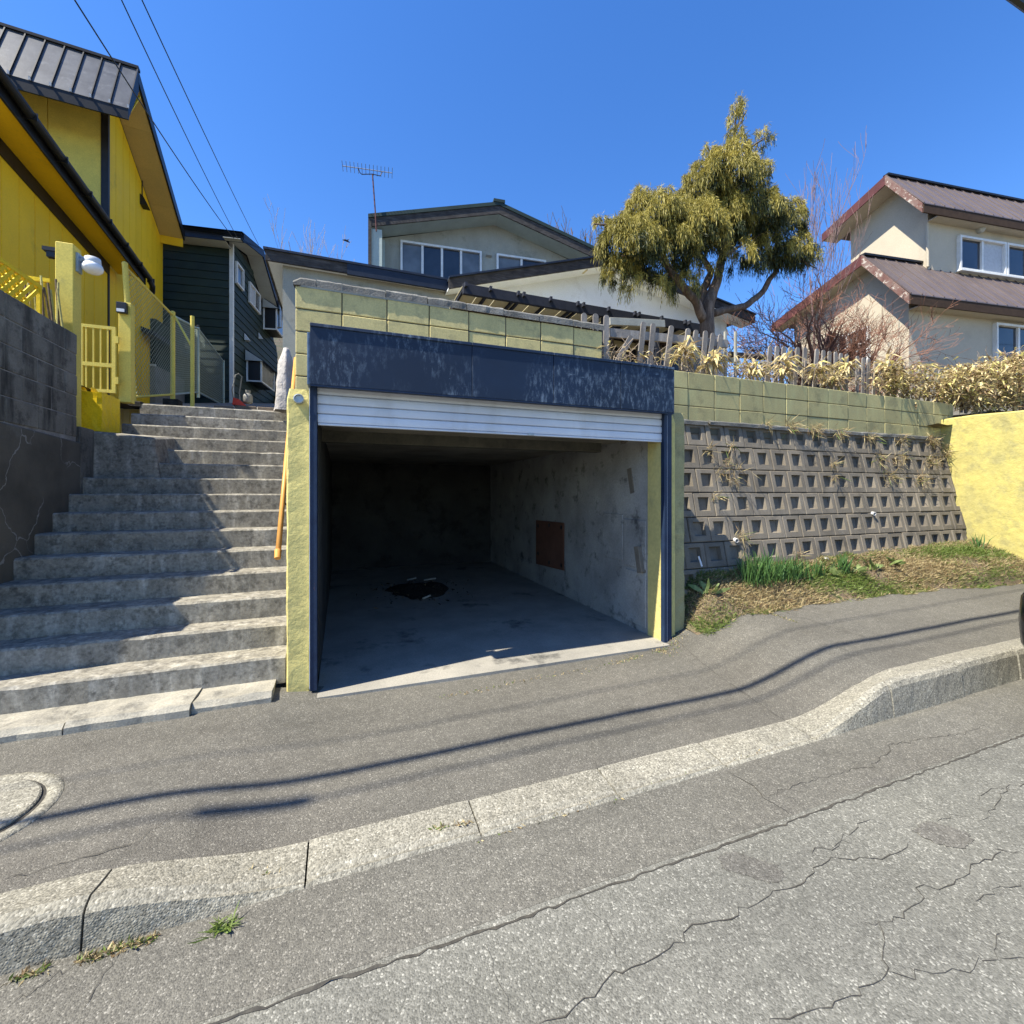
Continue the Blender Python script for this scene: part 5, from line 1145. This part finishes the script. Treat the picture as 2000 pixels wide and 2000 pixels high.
b = P(585, 560, D=26); woody('bare_tree', 'bare tree above the grey eave, left of the antenna', (b.x, b.y, 7.2), [(-.2, 0, 1), (.15, 0, 1), (.4, 0, 1)], 'twig', 'twig', 'tree', 4, .36, .32, 3.1, .06, (2, 3), .007, .08)
b = P(645, 560, D=27); woody('bare_tree', 'small bare tree beside the antenna house wall', (b.x, b.y, 7.2), [(.1, 0, 1), (-.2, 0, 1)], 'twig', 'twig_mauve', 'tree', 3, .36, .32, 2.9, .05, (2, 3), .007, .08)
b = P(1086, 520, D=30); woody('bare_tree', 'bushy tree top peeking over the two storey roof', (b.x, b.y, 10.0), [(0, 0, 1), (.3, 0, 1), (-.3, 0, 1)], 'twig', 'straw_brown', 'tree', 4, .4, .3, 2.75, .05, (3, 4), .012)
b = P(1915, 745, Y=5.6); woody('dry_vine', 'dry pale vine shrub in front of the beige house wall', (b.x, 5.6, 2.95), [(.1, 0, 1), (.4, 0, 1), (-.2, 0, 1)], 'twig', 'twig', 'shrub', 3, .6, .1, .62, .018, (2, 4), .004, .2)
b = P(1995, 740, Y=5.2); woody('dry_vine', 'dry pale vine shrub at the right edge above the yellow wall', (b.x, 5.2, 2.95), [(.1, 0, 1), (-.3, 0, 1)], 'twig', 'twig', 'shrub', 3, .6, .1, .5, .018, (2, 4), .004, .2)
b = P(1700, 740, Y=5.8); woody('dry_vine', 'thin dry twigs behind the middle of the picket fence', (b.x, 5.8, 2.95), [(.1, 0, 1), (-.5, 0, 1), (.6, 0, 1)], 'twig', 'twig_red', 'shrub', 3, .7, .05, .5, .018, (2, 4), .003, .2)
b = P(551, 770, D=20); woody('dry_shrub', 'brown leafy shrub in the gap between green and grey houses', (b.x, b.y, 4.2), [(0, 0, 1), (.3, 0, 1), (-.3, 0, 1)], 'twig', 'straw_brown', 'shrub', 4, .45, .2, .55, .03, (3, 4), .014, .15)

# ---- brush on the slope behind
def brush(name, label, n, box, mats, Lr, Wr, upb=.4, cat='brush'):
    lo, hi = np.array(box[0]), np.array(box[1]); p = RNG.uniform(lo, hi, (n, 3)); d = RNG.normal(0, .6, (n, 3)); d[:, 2] += upb
    q = leaf_quads(p, d, RNG.uniform(*Lr, n), RNG.uniform(*Wr, n)); o = np_mesh(name, q.reshape(-1, 3), 4, [M[m] for m in mats], midx=RNG.integers(0, len(mats), n)); tag(o, label, cat, kind='stuff'); return o
g0_ = P(1450, 680, D=14); g1_ = P(1560, 620, D=17)
brush('hill_brush', 'dry brown brush covering the slope between the two houses', 5000, ((g0_.x - 1.5, g0_.y - 1, 3.0), (g1_.x + 1.0, g1_.y + 3, 6.0)), ('twig', 'straw_brown', 'conifer_shade_green', 'twig_red'), (.25, .7), (.012, .05), .3)

# ---- picket fence
PF = thing('picket_fence', 'weathered grey picket fence with rounded tops above the block walls', 'fence', (6, 4.85, 3.0))
FY = 4.86
def picket(u, v, base_v=None, lean=0.0, w=.075, hgt=None):
    t = P(u, v, Y=FY); hgt = hgt or random.uniform(.66, .76); x0 = t.x - hgt * lean
    m = MB(PF.location); a = w / 2; n = 6; pts = []
    ax = Vector((lean, 0, 1)).normalized(); sx = Vector((1, 0, -lean)).normalized(); base = Vector((x0, FY, t.z - hgt))
    H = hgt
    out_ = [base - sx * a, base + sx * a, base + sx * a + ax * (H - a)]
    for k in range(1, n): q = math.pi * k / n; out_.append(base + ax * (H - a + a * math.sin(q)) + sx * a * math.cos(q))
    out_.append(base - sx * a + ax * (H - a)); m.extrude(out_, (0, .02, 0)); o = m.build('picket', M['grey_wood'], PF); o.location.y += random.gauss(0, .006); return o
for u, v in ((1185, 615), (1259, 627), (1278, 630), (1313, 634), (1345, 640), (1362, 642), (1379, 645), (1394, 648), (1409, 651)): picket(u, v, lean=.02 if u < 1200 else random.uniform(.10, .22), hgt=.8)
picket(1243, 640, lean=.62, hgt=.8)
picket(1141, 611, hgt=.7); picket(1164, 612, hgt=.7)
for u, v in ((1507, 674), (1519, 675), (1532, 676), (1546, 677), (1560, 677), (1573, 678), (1598, 680), (1610, 683), (1622, 685), (1633, 687), (1644, 689), (1655, 691), (1676, 695), (1687, 698), (1698, 700), (1712, 703), (1724, 705), (1738, 708), (1752, 710), (1766, 712), (1780, 715), (1798, 718), (1816, 720), (1837, 722), (1848, 723), (1859, 724), (1880, 725), (1890, 727)): picket(u, v, lean=random.uniform(.02, .14), hgt=.78)
a, c = P(1190, 650, Y=FY + .04), P(1420, 672, Y=FY + .04); part(PF, 'rail', M['grey_wood'], lambda m: m.bar(a, c, .04, .11))
a, c = P(1490, 712, Y=FY + .04), P(1900, 755, Y=FY + .04); part(PF, 'rail', M['grey_wood'], lambda m: m.bar(a, c, .04, .09))
for u in (1416, 1436):
    c = P(u, 648, Y=FY + .08); one('stake', 'new_wood', lambda m: m.box(c.x - .016, c.x + .016, FY + .06, FY + .09, 2.95, c.z), 'left pale wooden stake beside the conifer trunk' if u == 1416 else 'right pale wooden stake beside the conifer trunk', 'stake', (c.x, FY + .09, 2.95), 'pale stakes')
a, c = P(1190, 628, Y=FY + .35), P(1297, 633, Y=FY + .35); one('lumber', 'new_wood', lambda m: m.bar(a, c, .05, .10), 'pale grey plank lying across behind the broken pickets', 'plank', a, bevel=.003)
a, c = P(1425, 692, Y=FY + .15), P(1500, 699, Y=FY + .15); one('log', 'bark_dark', lambda m: m.tube([a, c], .045, 8), 'dark log lying in the gap of the picket fence', 'log', a)

# ---- dwarf bamboo
def bamboo_leaves(c, n, r, L=(.14, .26), W=(.022, .042), up=.25, droop=.6):
    p = np.array(c) + RNG.normal(0, r, (n, 3)) * np.array([1, .6, .55]); d = RNG.normal(0, 1, (n, 3)) * np.array([1, .8, .45]); d[:, 2] += up
    d /= np.linalg.norm(d, axis=1, keepdims=True); Lr = RNG.uniform(*L, n); Wd = RNG.uniform(*W, n)
    a, bb = rot_frame(d); s = a * np.sign(RNG.normal(size=n))[:, None]
    s = s + RNG.normal(0, .25, (n, 3)); s /= np.linalg.norm(s, axis=1, keepdims=True)
    m1 = p + d * (Lr * .45)[:, None]; d2 = d + np.array([0, 0, -1]) * (droop * RNG.uniform(.5, 1.5, n))[:, None]; d2 /= np.linalg.norm(d2, axis=1, keepdims=True)
    tip = m1 + d2 * (Lr * .55)[:, None]; w = (Wd / 2)[:, None]
    t1 = np.stack([p, m1 + s * w, m1 - s * w], 1); t2 = np.stack([m1 + s * w, tip, m1 - s * w], 1)
    return np.concatenate([t1, t2])
def mats_for(n, w=(.62, .2, .18)): return RNG.choice(3, n, p=w)
def bamboo_obj(name, leaves, w, parent=None, org=None):
    q = leaves - (np.array(org) if org is not None else 0); n = len(q); half = n // 2; mi = mats_for(half, w); return np_mesh(name, q.reshape(-1, 3), 3, [M['straw'], M['straw_green'], M['straw_brown']], parent, midx=np.concatenate([mi, mi]) if 2 * half == n else mats_for(n, w))
clumps = [(1336, 694, 'dried dwarf bamboo clump left of the conifer trunk by the leaning pickets'), (1390, 702, 'large dried dwarf bamboo clump in front of the conifer trunk'), (1475, 722, 'dried dwarf bamboo fan at the gap in the picket fence'), (1530, 718, 'dried dwarf bamboo fan under the first pickets right of the gap'), (1597, 724, 'pale dried dwarf bamboo fan below the bare shrub'), (1655, 720, 'yellowish dried dwarf bamboo fan below the beige gable window'), (1632, 745, 'small hanging dwarf bamboo fan on the green block wall edge'), (1735, 718, 'dried dwarf bamboo clump below the beige house corner')]
for u, v, lab in clumps:
    c = P(u, v, Y=4.68); t = thing('dwarf_bamboo', lab, 'bamboo', (c.x, 4.68, c.z - .2), group='dried dwarf bamboo along the wall top')
    L = np.concatenate([bamboo_leaves(c + Vector((random.gauss(0, .05), random.gauss(0, .03), random.gauss(0, .04))), 15, .02, (.22, .36), (.036, .058), .12, 1.0) for _ in range(3)])
    # fix triangle pairing: regroup halves
    bamboo_obj('leaves', L, (.75, .15, .1), t, t.location)
    part(t, 'stems', M['twig'], lambda m: [m.tube([(c.x + random.gauss(0, .05), 4.72, c.z - .32), (c.x + random.gauss(0, .06), 4.70, c.z - .1), (c.x + random.gauss(0, .05), 4.68, c.z + .02)], .004, 4) for _ in range(6)])
leaves = []
for i in range(120):    # band along the wall top, thin on the left and dense on the right
    u = RNG.uniform(1190, 1905); den = 3 if u < 1440 else 3 if u < 1690 else 13
    v = np.interp(u, [1190, 1316, 1700, 1905], [702, 712, 752, 770]) - RNG.uniform(0, 34 if u > 1690 else 22); y = RNG.uniform(4.55, 4.78)
    leaves.append(bamboo_leaves(P(u, v, Y=y), int(den), .10, (.09, .22), (.016, .036), .1, .7))
for i in range(48):
    u = RNG.uniform(1720, 1905); v = RNG.uniform(718, 775); leaves.append(bamboo_leaves(P(u, v, Y=RNG.uniform(4.5, 4.8)), 16, .11, (.14, .27), (.022, .045), .15, .7))
for i in range(330):   # heap above the yellow wall
    f = RNG.uniform(0, 1); u = 1850 + 260 * f; top = np.interp(u, [1850, 1900, 2000, 2110], [728, 722, 692, 670]); v = RNG.uniform(top, np.interp(u, [1850, 1900, 2110], [785, 800, 775])); leaves.append(bamboo_leaves(P(u, v, Y=RNG.uniform(4.3, 5.2)), 17, .12, (.14, .28), (.024, .048), .15, .7))
L = np.concatenate(leaves); tag(bamboo_obj('bamboo_thicket', L, (.47, .17, .36)), 'dried straw coloured dwarf bamboo thicket along the wall top and above the yellow wall', 'bamboo', kind='stuff')
mm = MB()
for i in range(260):
    u = random.uniform(1190, 2100); base = np.interp(u, [1190, 1316, 1700, 1905, 2100], [706, 722, 762, 790, 790]); c = P(u, base, Y=random.uniform(4.55, 4.8)); h_ = random.uniform(.1, .45) * (1 if u > 1440 else .8)
    mm.tube([c, c + Vector((random.gauss(0, .06), random.gauss(0, .04), h_ * .5)), c + Vector((random.gauss(0, .15), random.gauss(0, .06), h_))], .0035, 3, False)
tag(mm.build('bamboo_stalks', M['twig']), 'thin dry bamboo stalks among the pickets', 'stalks', kind='stuff')
grid_mound = grid_mesh('mound', [9.0 + .25 * i for i in range(16)], [4.3 + .3 * i for i in range(8)], lambda x, y: 2.62 + .35 * sstep(9.2, 11, x) + .06 * hn(x * 2, y * 2), M['earth']); tag(grid_mound, kind='structure')

# dry grass hanging over the ledge and on the retaining wall
leaves = []
for (u, v, n_, r_) in [(1545, 830, 60, .05), (1590, 838, 90, .07), (1640, 846, 60, .06), (1500, 826, 30, .04), (1700, 852, 60, .06), (1760, 858, 50, .06), (1820, 860, 90, .08), (1850, 880, 110, .08), (1870, 915, 90, .07), (1890, 950, 60, .05), (1912, 1035, 60, .05), (1760, 895, 70, .10), (1820, 900, 80, .1), (1720, 892, 50, .08), (1800, 935, 50, .08), (1740, 930, 60, .08), (1440, 915, 20, .06), (1410, 918, 30, .05), (1430, 935, 25, .05), (1395, 965, 14, .04), (1448, 1045, 40, .05), (1885, 1075, 70, .09), (1840, 1070, 50, .06), (1450, 1100, 40, .04), (1456, 1125, 30, .04), (1560, 1085, 20, .04), (1628, 905, 26, .02), (1632, 930, 20, .02), (1385, 880, 14, .03), (1430, 870, 16, .03), (1420, 900, 16, .03)]:
    n_ = int(n_ * 1.5); z = P(u, v, Y=4.25).z; c = P(u, v, Y=r_y(min(z, 2.42)) - .04); q = leaf_quads(np.array(c) + RNG.normal(0, r_, (n_, 3)) * np.array([1, .3, .6]), RNG.normal(0, .7, (n_, 3)) + np.array([.1, -.25, -.35]), RNG.uniform(.06, .2, n_), RNG.uniform(.004, .011, n_)); leaves.append(q)
q = np.concatenate(leaves); tag(np_mesh('wall_weeds', q.reshape(-1, 3), 4, [M['grass_dry'], M['straw_brown'], M['grass']], midx=RNG.choice(3, len(q), p=(.6, .3, .1))), 'dry grass tufts hanging on the hollow block retaining wall', 'grass', kind='stuff')

# ---- bank ground cover
def on_bank(n, dens=None):
    x = RNG.uniform(3.47, 10.6, n); f0 = np.array([lerp(3.52, 3.30, sstep(6.5, 9.0, q)) for q in x]); y = f0 + (4.06 - f0) * RNG.uniform(0, 1, n) ** .8 + .03 * np.sin(x * 5.3) + .02 * np.sin(x * 13); return np.array([(a, b_, max(bank_z(a, b_), walk_z(a, b_))) for a, b_ in zip(x, y)])
n = 80000; p = on_bank(n); patchy = np.sin(p[:, 0] * 3.1) * np.cos(p[:, 1] * 9 + p[:, 0]) + .6 * np.sin(p[:, 0] * 7.3 + 1) ; keep = (patchy + RNG.normal(0, .5, n)) > -.75; p = p[keep]; n = len(p)
green = (np.sin(p[:, 0] * 2.3 + .6) + np.cos(p[:, 1] * 12 + p[:, 0] * 2) + RNG.normal(0, .8, n)) > .3
d = RNG.normal(0, .8, (n, 3)); d[:, 2] = np.abs(d[:, 2]) * .5 + .15
q = leaf_quads(p, d, RNG.uniform(.03, .09, n), RNG.uniform(.003, .010, n))
mi = np.where(green, 0, np.where(RNG.uniform(size=n) < .7, 1, 2)); tag(np_mesh('bank_ground_cover', q.reshape(-1, 3), 4, [M['grass'], M['grass_dry'], M['straw_brown']], midx=mi), 'short grass and dead leaves covering the bank below the retaining wall', 'grass', kind='stuff')
def rosette(name, label, px_, n_, L, Wd, mat, spread, up, cat='plant', group=None, rr=.03, Z=None):
    gx = P(*px_, Y=3.85) if Z is None else Z; base = Vector((gx.x, gx.y, bank_z(gx.x, gx.y) if Z is None else gx.z)); t = thing(name, label, cat, base, group=group)
    p = RNG.normal(0, rr, (n_, 3)) * np.array([1.6, 1, 0]); d = RNG.normal(0, spread, (n_, 3)); d[:, 2] = up; Lr = RNG.uniform(L[0], L[1], n_); Wn = RNG.uniform(*Wd, n_)
    d /= np.linalg.norm(d, axis=1, keepdims=True); a, bb = rot_frame(d); r = RNG.uniform(0, 6.28, n_); s = (a * np.cos(r)[:, None] + bb * np.sin(r)[:, None]) * (Wn / 2)[:, None]
    m1 = p + d * (Lr * .6)[:, None]; d2 = d + RNG.normal(0, .18, (n_, 3)); tip = m1 + d2 * (Lr * .4)[:, None]
    q = np.concatenate([np.stack([p - s * .6, p + s * .6, m1 + s, m1 - s], 1), np.stack([m1 - s, m1 + s, tip + s * .25, tip - s * .25], 1)]); np_mesh('leaves', q.reshape(-1, 3), 4, M[mat], t); return t
for px_, n_, L, lab in (((1478, 1180), 130, (.2, .42), 'tallest dark daffodil leaves at the left of the bank'), ((1510, 1176), 150, (.18, .34), 'dense daffodil leaves in the middle of the big clump'), ((1548, 1172), 120, (.16, .30), 'daffodil leaves at the right end of the big clump'), ((1595, 1160), 30, (.12, .24), 'thin small daffodil tuft right of the big clump'), ((1648, 1157), 55, (.14, .26), 'bluish green daffodil tuft below the drain pipe'), ((1912, 1082), 24, (.14, .24), 'small dark leaf tuft near the yellow wall')):
    rosette('daffodil_clump', lab, px_, n_, L, (.008, .016), 'daffodil', .26, 1.0, 'plant', 'daffodils on the bank', .065 if n_ > 100 else .03)
for px_, lab in (((1560, 1128), 'broad pale leaves behind the big daffodil clump'), ((1620, 1122), 'tall broad leaves against the retaining wall base'), ((1668, 1118), 'largest broad leaf plant at the wall base'), ((1705, 1145), 'low broad leaf plant right of the bluish tuft'), ((1752, 1135), 'single broad leaf plant on the dry part of the bank'), ((1385, 1190), 'low broad weeds beside the garage pillar')):
    rosette('broadleaf_plant', lab, px_, 14, (.10, .22), (.03, .06), 'broadleaf', .75, .8, 'plant', 'broad leaved plants on the bank', .03)
kw = P(432, 1812, Z=-.13); kw.z = road_z(kw.x) + .006
rosette('kerb_weed', 'small green weed growing at the foot of the kerb', None, 60, (.025, .075), (.004, .008), 'grass', 1.0, .35, 'weed', None, .012, Z=kw)
pts = []
def strip(pxs, n_, w, on):
    for i in range(n_):
        f = random.random() * (len(pxs) - 1); k = int(f); u = lerp(pxs[k][0], pxs[k + 1][0], f - k); v = lerp(pxs[k][1], pxs[k + 1][1], f - k); c = P(u, v, Z=-.13 if on else -.0)
        c += Vector((random.gauss(0, w), random.gauss(0, w), 0)); c.z = (road_z(c.x) + .004 if on else walk_z(c.x, c.y)); pts.append(c)
strip([(150, 1876), (300, 1830)], 260, .008, True); strip([(20, 1912), (90, 1892)], 90, .006, True); strip([(480, 1662), (540, 1655)], 40, .008, False); strip([(1262, 1250), (1300, 1262), (1330, 1240)], 420, .05, False); strip([(1330, 1240), (1420, 1216), (1480, 1196)], 700, .04, False)
strip([(1440, 1210), (1500, 1236), (1560, 1252)], 160, .012, False); strip([(860, 1345), (1000, 1318), (1200, 1282), (1260, 1268)], 220, .02, False); strip([(930, 1640), (1250, 1544), (1600, 1430)], 90, .005, True); strip([(840, 1575), (920, 1560)], 60, .006, False)
p = np.array([tuple(c) for c in pts]); n = len(p); d = RNG.normal(0, .8, (n, 3)); d[:, 2] = np.abs(d[:, 2]) * .6 + .1
q = leaf_quads(p, d, RNG.uniform(.012, .035, n), RNG.uniform(.003, .009, n)); tag(np_mesh('joint_weeds', q.reshape(-1, 3), 4, [M['grass'], M['grass_dry'], M['straw_brown']], midx=RNG.choice(3, n, p=(.35, .45, .2))), 'moss and dry grass in the pavement joints', 'grass', kind='stuff')

# ================================================================== wires
def sag(a, b, s, n=40): return [a.lerp(b, i / n) - Vector((0, 0, s * 4 * (i / n) * (1 - i / n))) for i in range(n + 1)]
def wire(label, a, b, r, s, cat='cable', group=None):
    a = Vector(a); b = Vector(b); m = MB(a); m.tube(sag(a, b, s), r, 6); return tag(m.build('overhead_cable', M['black_plastic'], loc=a), label, cat, group)
c1_ = wire('thick overhead telephone cable along the street, clipped in the top right corner', (-34, 2.045, 5.74), (40, 2.015, 5.74), .030, .05)
wire('thin upper overhead wire along the street, seen by its faint shadow near the garage', (-34, 1.68, 8.2), (40, 2.73, 8.2), .008, .2)
c3_ = wire('middle overhead wire along the street, seen by its faint shadow near the kerb', (-34, 1.60, 7.4), (40, 1.75, 7.4), .012, .1)
part(c3_, 'splice_box', M['black_plastic'], lambda m: m.tube([(-5.55, 1.657, 7.33), (-5.1, 1.658, 7.33)], .04, 8))
ge = P(458, 468, D=14.5); ge2 = P(505, 478, D=16)
wire('service wire nearest the yellow roof, running to the green house', P(130, -25, D=5.5), ge, .010, .10, group='service wires')
wire('service wire in the middle of the three, running to the green house', P(228, -20, D=5.5), ge + Vector((.1, .1, .05)), .008, .08, group='service wires')
wire('rightmost of the three service wires above the green house', P(268, -20, D=5.5), ge2, .008, .06, group='service wires')

# ================================================================== parked car (only its rear corner is in view)
CA = thing('parked_car', 'black parked car whose rear corner shows at the right edge', 'car', (7.1, 1.1, road_z(6)))
cx0, cyc, cw = 4.825, 1.075, .81; cz = road_z(6)
stn = [(.0, .60, .34, .84), (.015, .68, .28, .89), (.05, .74, .26, .95), (.12, .785, .24, 1.0), (.3, .82, .22, 1.01), (.75, .84, .2, 1.04), (1.2, .845, .2, 1.07), (2.0, .85, .2, 1.06), (3.0, .85, .2, 1.03), (3.6, .84, .2, .98), (4.1, .80, .24, .86), (4.35, .70, .28, .78), (4.42, .60, .34, .68)]
def ring(x, w, zb, zt):
    pts = []; n = 24
    for k in range(n):
        a = 2 * math.pi * k / n; ca, sa = math.cos(a), math.sin(a); e = .5
        pts.append((cx0 + x, cyc + w * math.copysign(abs(ca) ** e, ca), cz + (zb + zt) / 2 + (zt - zb) / 2 * math.copysign(abs(sa) ** .55, sa)))
    return pts
m = MB(CA.location); vs = []; n = 24
for s_ in stn: vs += ring(*s_)
fs = [(i * n + k, i * n + (k + 1) % n, (i + 1) * n + (k + 1) % n, (i + 1) * n + k) for i in range(len(stn) - 1) for k in range(n)] + [tuple(range(n)), tuple(range((len(stn) - 1) * n, len(stn) * n))[::-1]]
m.add(vs, fs); m.build('body', M['paint_car'], CA, smooth=True)
part(CA, 'bumper', M['paint_car'], lambda m: m.extrude([(cx0 - .01 + .42 * (1 - max(0, 1 - abs(q) ** 3.2) ** .45), cyc + q * .80, cz + .31) for q in [-1 + i / 12 for i in range(25)]] + [(cx0 + .6, cyc + .80, cz + .31), (cx0 + .6, cyc - .80, cz + .31)], (0, 0, .25)), bevel=.03, seg=2)
def cabin(zb, zt, w0, w1, x0, x1, x2, x3, mat, name):
    part(CA, name, M[mat], lambda m: m.hexa([(cx0 + x0, cyc - w0, cz + zb), (cx0 + x3, cyc - w0, cz + zb), (cx0 + x3, cyc + w0, cz + zb), (cx0 + x0, cyc + w0, cz + zb), (cx0 + x1, cyc - w1, cz + zt), (cx0 + x2, cyc - w1, cz + zt), (cx0 + x2, cyc + w1, cz + zt), (cx0 + x1, cyc + w1, cz + zt)]), bevel=.04, seg=2)
cabin(1.0, 1.40, .78, .62, .72, 1.25, 2.55, 3.25, 'glass', 'window'); cabin(1.385, 1.46, .64, .58, 1.2, 1.35, 2.45, 2.62, 'paint_car', 'roof')
for x in (.85, 3.5):
    for sgn in (-1, 1):
        w = part(CA, 'wheel', M['tyre'], lambda m: m.lathe((cx0 + x, cyc + sgn * .74, cz + .30), [(.2, -.1), (.29, -.1), (.305, -.07), (.305, .07), (.29, .1), (.2, .1)], 24, 'Y')); m = MB(CA.location); m.lathe((cx0 + x, cyc + sgn * .74, cz + .30), [(.19, -.09), (.19, .09)], 20, 'Y'); m.build('rim', M['zinc'], w)
for sgn in (-1, 1): part(CA, 'tail_lamp', M['lens'], lambda m: m.box(cx0 + .0, cx0 + .09, cyc + sgn * .6 - .1, cyc + sgn * .6 + .1, cz + .66, cz + .8), bevel=.015)

n = 420; a = RNG.uniform(0, 6.28, n); rr2 = np.abs(RNG.normal(0, .42, n)); p = np.stack([hc.x + rr2 * np.cos(a), hc.y + rr2 * np.sin(a) * 1.1, np.full(n, -.02) + .05 * np.exp(-(rr2 / .3) ** 2)], 1); d = RNG.normal(0, .8, (n, 3)); d[:, 2] = np.abs(d[:, 2]) * .3
tag(np_mesh('floor_litter', leaf_quads(p, d, RNG.uniform(.03, .10, n), RNG.uniform(.012, .03, n)).reshape(-1, 3), 4, [M['straw_brown'], M['black']], midx=RNG.choice(2, n, p=(.3, .7))), 'dead leaves scattered around the debris on the garage floor', 'leaves', kind='stuff')
